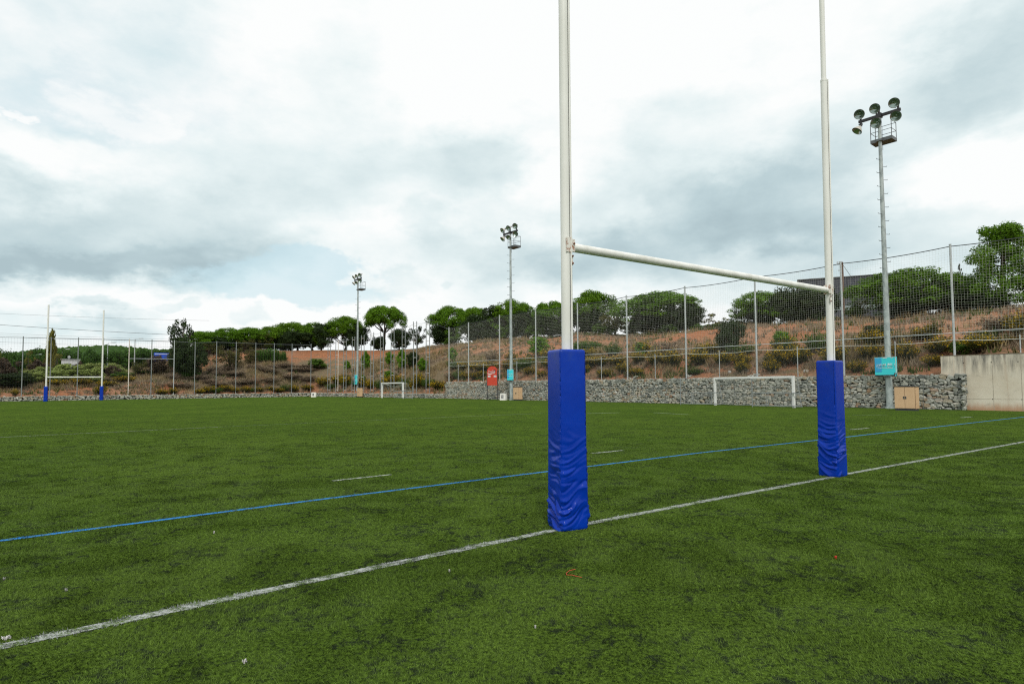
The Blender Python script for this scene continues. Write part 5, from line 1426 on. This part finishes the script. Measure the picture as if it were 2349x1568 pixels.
for i, (px, d, hg, w) in enumerate(((372, 1.0, .8, 2.0), (398, 1.2, 1.0, 1.8), (460, 1.0, .9, 1.8), (232, 1.1, 1.4, 1.9), (130, 6.0, .9, 3.0), (178, 6.5, 1.0, 4.0), (245, 6, 1.0, 3), (285, 8, 1.1, 3.4), (36, 1.0, 1.0, 1.0))):
    p = outw(px, d); k = depth(p) / FPX
    plant('broom', 'broom_bush', ['small yellow bush on the far wall right of the far goal', 'small yellow bush on the far wall below the white fence post', 'small yellow bush on the far wall under the open dark tree', 'yellow bush beside the right pad of the far goal', 'low yellow bush on the bank left in the far goal', 'low yellow bush on the bank under the far crossbar', 'low yellow bush on the bank right behind the far goal', 'large yellow bush on the bank right of the far goal', 'tiny yellow weed at the leftmost fence post'][i], px, d, proj((p.x, p.y, p.z + hg))[1], w / k, 'bush', 'yellow bushes at the far end', p=p)
# dry bushes on the far slope
k_ = 0
for r_, (n_, dd_) in enumerate(((9, 4.0), (9, 6.5), (8, 9.0))):
    for i, px in enumerate(np.linspace(395, 705, n_)):
        px += rb.uniform(-12, 12); d = dd_ + rb.uniform(-1, 1); p = outw(px, d); k = depth(p) / FPX
        plant('drybush', 'dry_bush', f'dry grey brown bush on the far slope, {words_[i]} from the left in the {["lowest", "middle", "upper"][r_]} row', px, d, proj((p.x, p.y, p.z + rb.uniform(.6, 1.2)))[1], rb.uniform(2.5, 4.5) / k, 'bush', 'dry bushes on the far slope', p=p)
# -- ground cover too fine to count: dry grass and weeds
def cover(name, label, mat, N_, sel, hgt, w, bl):
    n = N_; Vs = []
    # candidates in perimeter space
    T_ = rng.uniform(-62, 105, n * 4); D_ = rng.uniform(.8, 26, n * 4); X = np.zeros(n * 4); Y = np.zeros(n * 4)
    i0 = T_ <= 0; i1 = (T_ > 0) & (T_ <= seglen[1]); i2 = T_ > seglen[1]
    for m_, b_, dd_, t_ in ((i0, BP[1], (BP[1] - BP[0]) / seglen[0], T_), (i1, BP[1], (BP[2] - BP[1]) / seglen[1], T_), (i2, BP[2], np.array(FD[:]), T_ - seglen[1])):
        nn = np.array([dd_[1], -dd_[0]]); X[m_] = b_[0] + dd_[0] * t_[m_] + nn[0] * D_[m_]; Y[m_] = b_[1] + dd_[1] * t_[m_] + nn[1] * D_[m_]
    dd, tt = field(X, Y); pr = sel(dd, tt, X, Y); ok = (rng.uniform(0, 1, n * 4) < pr) & (dd > .75)
    X, Y = X[ok][:n], Y[ok][:n]; Z = H(X, Y); n = len(X)
    V = np.zeros((n, bl, 3, 3)); 
    for k in range(bl):
        a = rng.uniform(0, 6.283, n); h = hgt * rng.uniform(.5, 1.3, n); sp = hgt * rng.uniform(.1, .7, n); ox, oy = rng.normal(0, hgt * .35, n), rng.normal(0, hgt * .35, n); ww = w * rng.uniform(.6, 1.4, n)
        b = rng.uniform(0, 6.283, n); cx, cy = np.cos(b) * ww, np.sin(b) * ww
        V[:, k, 0] = np.stack([X + ox - cx, Y + oy - cy, Z - .05], 1); V[:, k, 1] = np.stack([X + ox + cx, Y + oy + cy, Z - .05], 1); V[:, k, 2] = np.stack([X + ox + np.cos(a) * sp, Y + oy + np.sin(a) * sp, Z + h], 1)
    A = np.repeat(rng.uniform(0, 1, n * bl), 3)
    tag(link(name, np_mesh(name, V.reshape(-1, 3), np.arange(n * bl * 3).reshape(-1, 3), mat, {'rnd': A})), label, 'undergrowth', kind='stuff')
pat = lambda x, y, s, sd: np.clip((vnoise(x, y, s, sd) - .42) * 5, 0, 1)
cover('dry_grass', 'dry grass growing on the hillside', M['dry_grass'], 9000, lambda d, t, x, y: pat(x, y, 2.5, 1) * np.where(t < 3, np.interp(d, [0, 2.5, 4, 6.5, 8, 20, 26], [.12, .3, .9, .9, .08, .05, .5]), np.where(t < 50, np.interp(d, [0, 3, 6, 11, 14, 26], [.2, .4, .8, .8, .2, .2]), np.interp(d, [0, 4, 6, 26], [.1, .2, 1, .8]))), .55, .035, 9)
cover('dead_bracken', 'low brown dead undergrowth on the hillside', M['dry_bush'], 9000, lambda d, t, x, y: pat(x, y, 1.8, 7) * np.where(t < 3, np.interp(d, [0, 2, 4, 6, 9, 26], [.2, .4, .8, .7, .30, .30]), .7), .34, .05, 9)
cover('green_weeds', 'low green weeds on the hillside', M['weed'], 3600, lambda d, t, x, y: pat(x, y, 3.3, 13) * np.where(t < 3, np.interp(d, [0, 3, 6, 10, 21, 24], [1, .8, .3, .12, .15, 1]), .35), .38, .05, 9)

# -- far wooded ridge
def ridge():
    n = 15000; px = rng.uniform(-500, 1100, n); R_ = rng.uniform(560, 900, n)
    prof = np.interp(px, [-500, 0, 120, 250, 330, 420, 600, 1100], [34, 42, 48, 51, 46, 42, 38, 30])
    az = np.arctan((px - CX) / FPX); x = np.sin(az) * R_ / np.cos(az); y = R_
    k = np.clip((R_ - 560) / 260, 0, 1) ** .8; z = prof * k + 2 + (vnoise(x, y, 60, 2) - .5) * 6
    Vs, Fs, As, o = [], [], [], 0
    s = rng.uniform(4.5, 8.5, n)
    V = ICO[None] * (1 + rng.uniform(-.25, .25, (n, 12, 1))) * s[:, None, None] * np.array([1, 1, .8]) + np.stack([x, y, z], 1)[:, None, :]
    F = ICOF[None] + (np.arange(n) * 12)[:, None, None]
    A = np.repeat(rng.uniform(0, 1, n), 12)
    tag(link('ridge_forest', np_mesh('ridge_forest', V.reshape(-1, 3), F.reshape(-1, 3), M['far_pine'], {'rnd': A})), 'far wooded ridge on the horizon at the left', 'forest', kind='stuff')
    mb = MB(); pts = np.linspace(-800, 1400, 60); zz = np.interp(pts, [-500, 0, 120, 250, 330, 420, 600, 1100], [30, 36, 41, 44, 40, 38, 34, 26])
    vs = []
    for r_, kk in ((540, 0), (640, .55), (820, 1.0), (1200, 1.02)):
        for p_, z_ in zip(pts, zz): a = math.atan((p_ - CX) / FPX); vs.append((math.tan(a) * r_, r_, z_ * kk + 1 - (1 if kk == 0 else 0)))
    fs = [(j * 60 + i, j * 60 + i + 1, (j + 1) * 60 + i + 1, (j + 1) * 60 + i) for j in range(3) for i in range(59)]
    mb.add(vs, fs, 0, True); tag(mb.build('far_hill', simple('far_hill_cover', (.02, .04, .012), (.04, .07, .02), .05, .9)), 'far hill under the wooded ridge', 'hill', kind='structure')
ridge()
# ------------------------------------------------------------------ buildings, poles and lines beyond
p = outw(1925, 52); k = depth(p) / FPX
# dark clad building behind the trees: its long front runs along the pitch side
z1 = rise((p.x, p.y), 637); bl = 15.0
rzb = R(-24)
root = thing('dark_building', 'dark slate clad building behind the trees right of the right post', 'building', p, rzb)
hB = z1 - p.z
mb = MB(); mb.box((2.5, 6, hB / 2 - .5), (bl, 12, hB + 1)); mb.build('wall', M['slate'], root)
mb = MB(); mb.box((2.5, 6, hB + .06), (bl + .3, 12.3, .12)); mb.build('roof', M['galv_dark'], root)
zb = rise((p.x, p.y), 712) - p.z; zm = rise((p.x, p.y), 690) - p.z
for i in range(4):
    x = -3.0 + i * 3.6
    mb = MB(); mb.box((x, -.03, (zb + zm) / 2), (3.2, .10, (zm - zb))); f = mb.build('window', M['window'], root)
    mb = MB(); mb.box((x, -.06, zb + (zm - zb) * .22), (3.1, .10, (zm - zb) * .40)); mb.build('lower_pane', M['pale_panel'], f)
mb = MB()
for i in range(8): mb.box((-4.6 + i * 2.0, -.012, hB / 2), (.05, .03, hB - .2))
mb.build('cladding_seam', M['black'], root)
# small white utility box and wooden pole
p = outw(2300, 24.5); k = depth(p) / FPX
root = thing('utility_box', 'small pale utility box on the hill under the tall pine', 'utility box', p, rzb)
mb = MB(); mb.box((0, 0, .3), (.10, .10, .6)); mb.build('stand', M['galv_dark'], root)
mb = MB(); mb.box((0, 0, .85), (.75, .35, .55)); mb.box((0, 0, 1.14), (.82, .42, .05)); mb.build('box', M['pale_wall'], root)
p = outw(1939.5, 28); zt = rise((p.x, p.y), 601)
root = thing('utility_pole', 'brown wooden utility pole with wires beside the fence post', 'utility pole', p)
mb = MB(); mb.tube([(0, 0, -.3), (0, 0, zt - p.z)], [.17, .13], 10); mb.build('pole', M['pole_wood'], root)
mb = MB(); mb.box((-.28, 0, zt - p.z - .25), (.6, .08, .08)); mb.box((-.2, 0, zt - p.z - .9), (.45, .08, .08))
for x in (-.5, -.3): mb.tube([(x, 0, zt - p.z - .2), (x, 0, zt - p.z + .05)], .05, 6)
mb.build('crossarm', M['galv'], root)
q = outw(2010, 40); mb = MB(); mb.tube([(0, 0, zt - p.z - .15), (q.x - p.x, q.y - p.y, q.z - p.z + 2.5)], .022, 5); mb.build('stay_wire', M['net_dark'], root)

# far left: shed, water tank, billboard, lamps, overhead cables
p = outw(161, 46); k = depth(p) / FPX
zt = rise((p.x, p.y), 825); w = 34 * k
root = thing('white_shed', 'small white flat roofed shed behind the far goal', 'shed', p, math.atan2(p.y, p.x) - math.pi / 2)
mb = MB(); mb.box((0, 2, (zt - p.z) / 2), (w, 4, zt - p.z)); mb.build('wall', M['pale_wall'], root)
mb = MB(); mb.box((0, 2, zt - p.z + .06), (w + .3, 4.3, .12)); mb.build('roof', M['galv'], root)
mb = MB(); mb.box((-w * .25, -.02, (zt - p.z) * .45), (w * .16, .06, (zt - p.z) * .7)); mb.box((w * .2, -.02, (zt - p.z) * .6), (w * .2, .06, (zt - p.z) * .3)); mb.build('door', M['galv_dark'], root)
p = outw(157.5, 40); z = rise((p.x, p.y), 818.5); k = depth(p) / FPX
root = thing('round_sign', 'round grey road sign seen from behind before the white shed', 'road sign', p, math.atan2(p.y, p.x) - math.pi / 2)
mb = MB(); mb.tube([(0, 0, -.2), (0, 0, z - p.z + .3)], .06, 6); mb.build('sign_pole', M['galv'], root)
mb = MB(); mb.tube([(0, -.08, z - p.z), (0, -.12, z - p.z)], 2.8 * k, 20); mb.build('sign_disc', M['galv'], root)
p = outw(371, 26); k = depth(p) / FPX; z0, z1 = rise((p.x, p.y), 832), rise((p.x, p.y), 809)
root = thing('billboard', 'blue billboard behind the bare bushes near the left end of the hill', 'billboard', p, math.atan2(p.y, p.x) - math.pi / 2 + .2)
mb = MB(); mb.box((0, 0, (z0 + z1) / 2 - p.z), (33 * k, .12, z1 - z0)); mb.build('panel', M['blue_board'], root)
mb = MB(); mb.box((0, -.07, (z0 * .12 + z1 * .88) - p.z), (30 * k, .02, .10)); mb.box((0, -.07, (z0 * .9 + z1 * .1) - p.z), (26 * k, .02, .06)); mb.build('white_band', M['white_print'], root)
for s in (-1, 1):
    mb = MB(); mb.tube([(s * 11 * k, .1, -.3), (s * 11 * k, .1, z1 - p.z)], .08, 6); mb.build('leg', M['galv_dark'], root)
for (px, d, tp, lab) in ((246, 60, 787, 'thin street lamp right of the far goal'), (308, 50, 778, 'tall thin street lamp between far goal and blue billboard'), (76, 70, 814, 'short street lamp left of the far goal'), (142, 75, 802, 'small street lamp right of the thin poplar')):
    p = outw(px, d); zt = rise((p.x, p.y), tp); root = thing('street_lamp', lab, 'street lamp', p, 0, 'street lamps beyond the far end')
    mb = MB(); mb.tube([(0, 0, -.3), (0, 0, zt - p.z), (.9, 0, zt - p.z + .15)], [.11, .07, .05], 6); mb.build('lamp_pole', M['galv'], root)
    mb = MB(); mb.box((1.2, 0, zt - p.z + .15), (.8, .3, .14)); mb.build('lamp_head', M['galv'], root)
CABS = [((-30, 712), (480, 735), 'highest faint overhead cable in the sky at the left'), ((-30, 737.5), (480, 771), 'thick dark overhead cable across the left sky'), ((-30, 757.5), (480, 780), 'upper of two thin overhead cables above the far fence'),
        ((-30, 762), (480, 786), 'lower of two thin overhead cables above the far fence'), ((-30, 778), (480, 797), 'lowest overhead cable behind the far fence top')]
for i, (a, b, lab) in enumerate(CABS):
    A = at(a[0], a[1], 150 + i * 3); B = at(b[0], b[1], 172 + i * 3); A0 = A + (A - B) * .6; pts = []
    for k in range(17): w = k / 16; q = A0.lerp(B, w); q.z -= 1.2 * 4 * w * (1 - w) * .5; pts.append(q)
    mb = MB(); mb.tube(pts, .045 if i == 1 else .022, 4); tag(mb.build('overhead_cable', M['net_dark'] if i == 1 else M['galv_dark']), lab, 'cable', 'overhead cables at the left')

# ------------------------------------------------------------------ sky and light
SUN_AZ, SUN_EL = math.atan2(.12, -1.0), R(50)          # azimuth measured from +Y towards +X
world = bpy.data.worlds.new('World'); SC.world = world; world.use_nodes = True
t = NT(world.node_tree)
sky = t.n('ShaderNodeTexSky', sky_type='NISHITA'); sky.sun_disc = False; sky.sun_elevation = SUN_EL; sky.sun_rotation = SUN_AZ
sky.air_density = 1.0; sky.dust_density = 2.5
bg1 = t.n('ShaderNodeBackground', ins={'Strength': .11}); 
g = t.n('ShaderNodeTexCoord').outputs['Generated']
sx = t.n('ShaderNodeSeparateXYZ'); t.link(g, sx.inputs[0])
# warped direction so that cloud edges billow
def vadd(a, b):
    nd = t.n('ShaderNodeVectorMath', operation='ADD')
    for i, v in enumerate((a, b)):
        if isinstance(v, bpy.types.NodeSocket): t.link(v, nd.inputs[i])
        else: nd.inputs[i].default_value = v
    return nd.outputs[0]
st = t.vmul(g, (1, 1, 1.9))
w1 = t.n('ShaderNodeTexNoise', ins={'Scale': 3.2, 'Detail': 7, 'Roughness': .58}); t.link(st, w1.inputs['Vector'])
w2 = t.n('ShaderNodeTexNoise', ins={'Scale': 11.0, 'Detail': 6, 'Roughness': .6}); t.link(st, w2.inputs['Vector'])
off = t.n('ShaderNodeVectorMath', operation='SUBTRACT'); t.link(w1.outputs['Color'], off.inputs[0]); off.inputs[1].default_value = (.5, .5, .5)
off2 = t.n('ShaderNodeVectorMath', operation='SUBTRACT'); t.link(w2.outputs['Color'], off2.inputs[0]); off2.inputs[1].default_value = (.5, .5, .5)
gw = vadd(g, vadd(t.vmul(off.outputs[0], (.30, .30, .19)), t.vmul(off2.outputs[0], (.10, .10, .075))))
def blob(px, py, rx, ry, soft=.55, src=None):
    """soft elliptical patch of sky round the direction of picture point px, py; radii in picture units"""
    d = ray(px, py).normalized(); e = Vector((d.y, -d.x, 0)).normalized(); u_ = e.cross(d) * -1
    u_ = d.cross(e) * -1 if d.cross(e).z < 0 else d.cross(e)
    k = ray(px, py).length
    def dot(v):
        nd = t.n('ShaderNodeVectorMath', operation='DOT_PRODUCT'); t.link(src or gw, nd.inputs[0]); nd.inputs[1].default_value = v; return nd.outputs['Value']
    ax = t.math('DIVIDE', t.math('SUBTRACT', dot(e), d.dot(e)), rx / FPX / k); ay = t.math('DIVIDE', t.math('SUBTRACT', dot(u_), d.dot(u_)), ry / FPX / k)
    r2 = t.math('ADD', t.math('MULTIPLY', ax, ax), t.math('MULTIPLY', ay, ay))
    front = t.math('GREATER_THAN', dot(d), .3)
    return t.math('MULTIPLY', t.ramp(t.math('SQRT', r2), 1.0 + soft, 1.0 - soft, True), front)
def total(items):
    acc = None
    for it in items:
        amt = it[-1]; v = t.math('MULTIPLY', blob(*it[:-1]), amt)
        acc = v if acc is None else t.math('ADD', acc, v)
    return acc
GREY = [(270, 575, 300, 36, .5, .30), (250, 520, 330, 110, .5, .62), (60, 470, 160, 110, .6, .35), (420, 590, 260, 60, .5, .35), (560, 420, 200, 130, .7, .26), (760, 480, 100, 50, .6, .20), (470, 640, 60, 40, .5, .3), (500, 690, 26, 30, .5, .2),
        (860, 400, 100, 45, .6, .26), (1085, 400, 110, 75, .7, .50), (1220, 590, 200, 60, .6, .50), (990, 540, 80, 36, .5, .34), (1150, 470, 90, 50, .6, .12), (800, 160, 140, 130, .7, .22),
        (1560, 470, 260, 90, .6, .50), (1800, 440, 260, 95, .6, .72), (2080, 270, 250, 90, .6, .40), (2330, 140, 160, 110, .6, .60), (1500, 300, 180, 90, .7, .26), (1680, 570, 360, 70, .6, .45), (1380, 620, 160, 60, .6, .4), (2150, 520, 240, 60, .7, .30), (2000, 620, 220, 50, .6, .34), (2270, 610, 130, 60, .6, .3),
        (225, 685, 34, 22, .4, .55), (300, 735, 70, 42, .4, .42), (215, 748, 110, 24, .5, .42), (380, 686, 42, 15, .4, .42), (590, 734, 50, 20, .4, .42), (880, 655, 60, 28, .5, .32), (1000, 660, 20, 12, .5, .3), (150, 640, 60, 10, .5, .15)]
WHITE = [(270, 245, 80, 36, .5, .55), (110, 330, 105, 45, .6, .4), (10, 180, 26, 26, .4, .7), (85, 220, 26, 14, .4, .6), (760, 560, 170, 60, .6, .45), (650, 700, 260, 60, .7, .5), (1000, 120, 360, 140, .7, .4), (1500, 80, 420, 120, .7, .5), (1040, 290, 120, 60, .6, .4), (2200, 400, 200, 60, .6, .55), (1300, 330, 90, 70, .6, .45), (1260, 450, 50, 60, .6, .3), (1440, 480, 40, 30, .5, .35), (1260, 660, 60, 40, .6, .4), (60, 620, 300, 40, .6, .5)]
BLUE = [(640, 655, 180, 42, .5, 1.6), (600, 610, 90, 30, .6, .9), (60, 735, 130, 60, .6, .45), (200, 130, 420, 160, .7, .42), (200, 225, 130, 60, .5, .30), (420, 260, 40, 40, .5, .1)]
n_big = t.noise(st, 2.1, 8, .56, .4); n_sm = t.noise(st, 7.5, 8, .6)
tex = t.math('ADD', t.math('MULTIPLY', t.math('SUBTRACT', n_big, .5), 1.1), t.math('MULTIPLY', t.math('SUBTRACT', n_sm, .5), 1.15))
grey = total(GREY); white = total(WHITE); blue = total(BLUE)
gfac = t.math('ADD', t.math('SUBTRACT', t.math('ADD', grey, t.math('MULTIPLY', tex, .95)), t.math('MULTIPLY', white, .55)), .14)
gf = t.ramp(gfac, -.02, 1.55)
cr = t.n('ShaderNodeValToRGB', ins={'Fac': gf}); e = cr.color_ramp
stops = [(0, (.94, .955, .95)), (.12, (.87, .92, .92)), (.30, (.76, .85, .86)), (.52, (.64, .75, .77)), (.78, (.50, .625, .66)), (1, (.41, .525, .565))]
e.elements[0].position = 0; e.elements[0].color = stops[0][1] + (1,); e.elements[1].position = 1; e.elements[1].color = stops[-1][1] + (1,)
for a, c in stops[1:-1]: el = e.elements.new(a); el.color = c + (1,)
bg2 = t.n('ShaderNodeBackground', ins={'Strength': 1.0}); t.link(cr.outputs[0], bg2.inputs['Color'])
# thin high cloud lets the blue of the sky through in places
bfac = t.math('MULTIPLY', t.ramp(t.math('SUBTRACT', t.math('ADD', blue, t.math('MULTIPLY', tex, .5)), t.math('MULTIPLY', white, .6)), .05, .9, True), .60)
skyc = t.mixc(.62, sky.outputs[0], (6.4, 8.6, 8.9)); t.link(skyc, bg1.inputs['Color'])
mx = t.n('ShaderNodeMixShader'); t.link(bfac, mx.inputs[0]); t.link(bg2.outputs[0], mx.inputs[1]); t.link(bg1.outputs[0], mx.inputs[2])
wo = t.n('ShaderNodeOutputWorld'); t.link(mx.outputs[0], wo.inputs[0])
world.cycles.sampling_method = 'MANUAL'; world.cycles.sample_map_resolution = 512

ld = bpy.data.lights.new('sun', 'SUN'); ld.energy = 1.8; ld.angle = R(11); ld.color = (1.0, .96, .90)
sun = bpy.data.objects.new('sun', ld); C.objects.link(sun)
sd = Vector((math.sin(SUN_AZ) * math.cos(SUN_EL), math.cos(SUN_AZ) * math.cos(SUN_EL), math.sin(SUN_EL)))
sun.rotation_euler = (-sd).to_track_quat('-Z', 'Y').to_euler()

SC.view_settings.view_transform = 'Standard'; SC.view_settings.look = 'None'; SC.view_settings.exposure = 0.06; SC.view_settings.gamma = 1.0
SC.render.engine = 'CYCLES'; SC.cycles.max_bounces = 6; SC.cycles.diffuse_bounces = 3; SC.cycles.glossy_bounces = 2; SC.cycles.transmission_bounces = 3; SC.cycles.transparent_max_bounces = 4
SC.cycles.use_denoising = False
SC.cycles.filter_width = 1.2
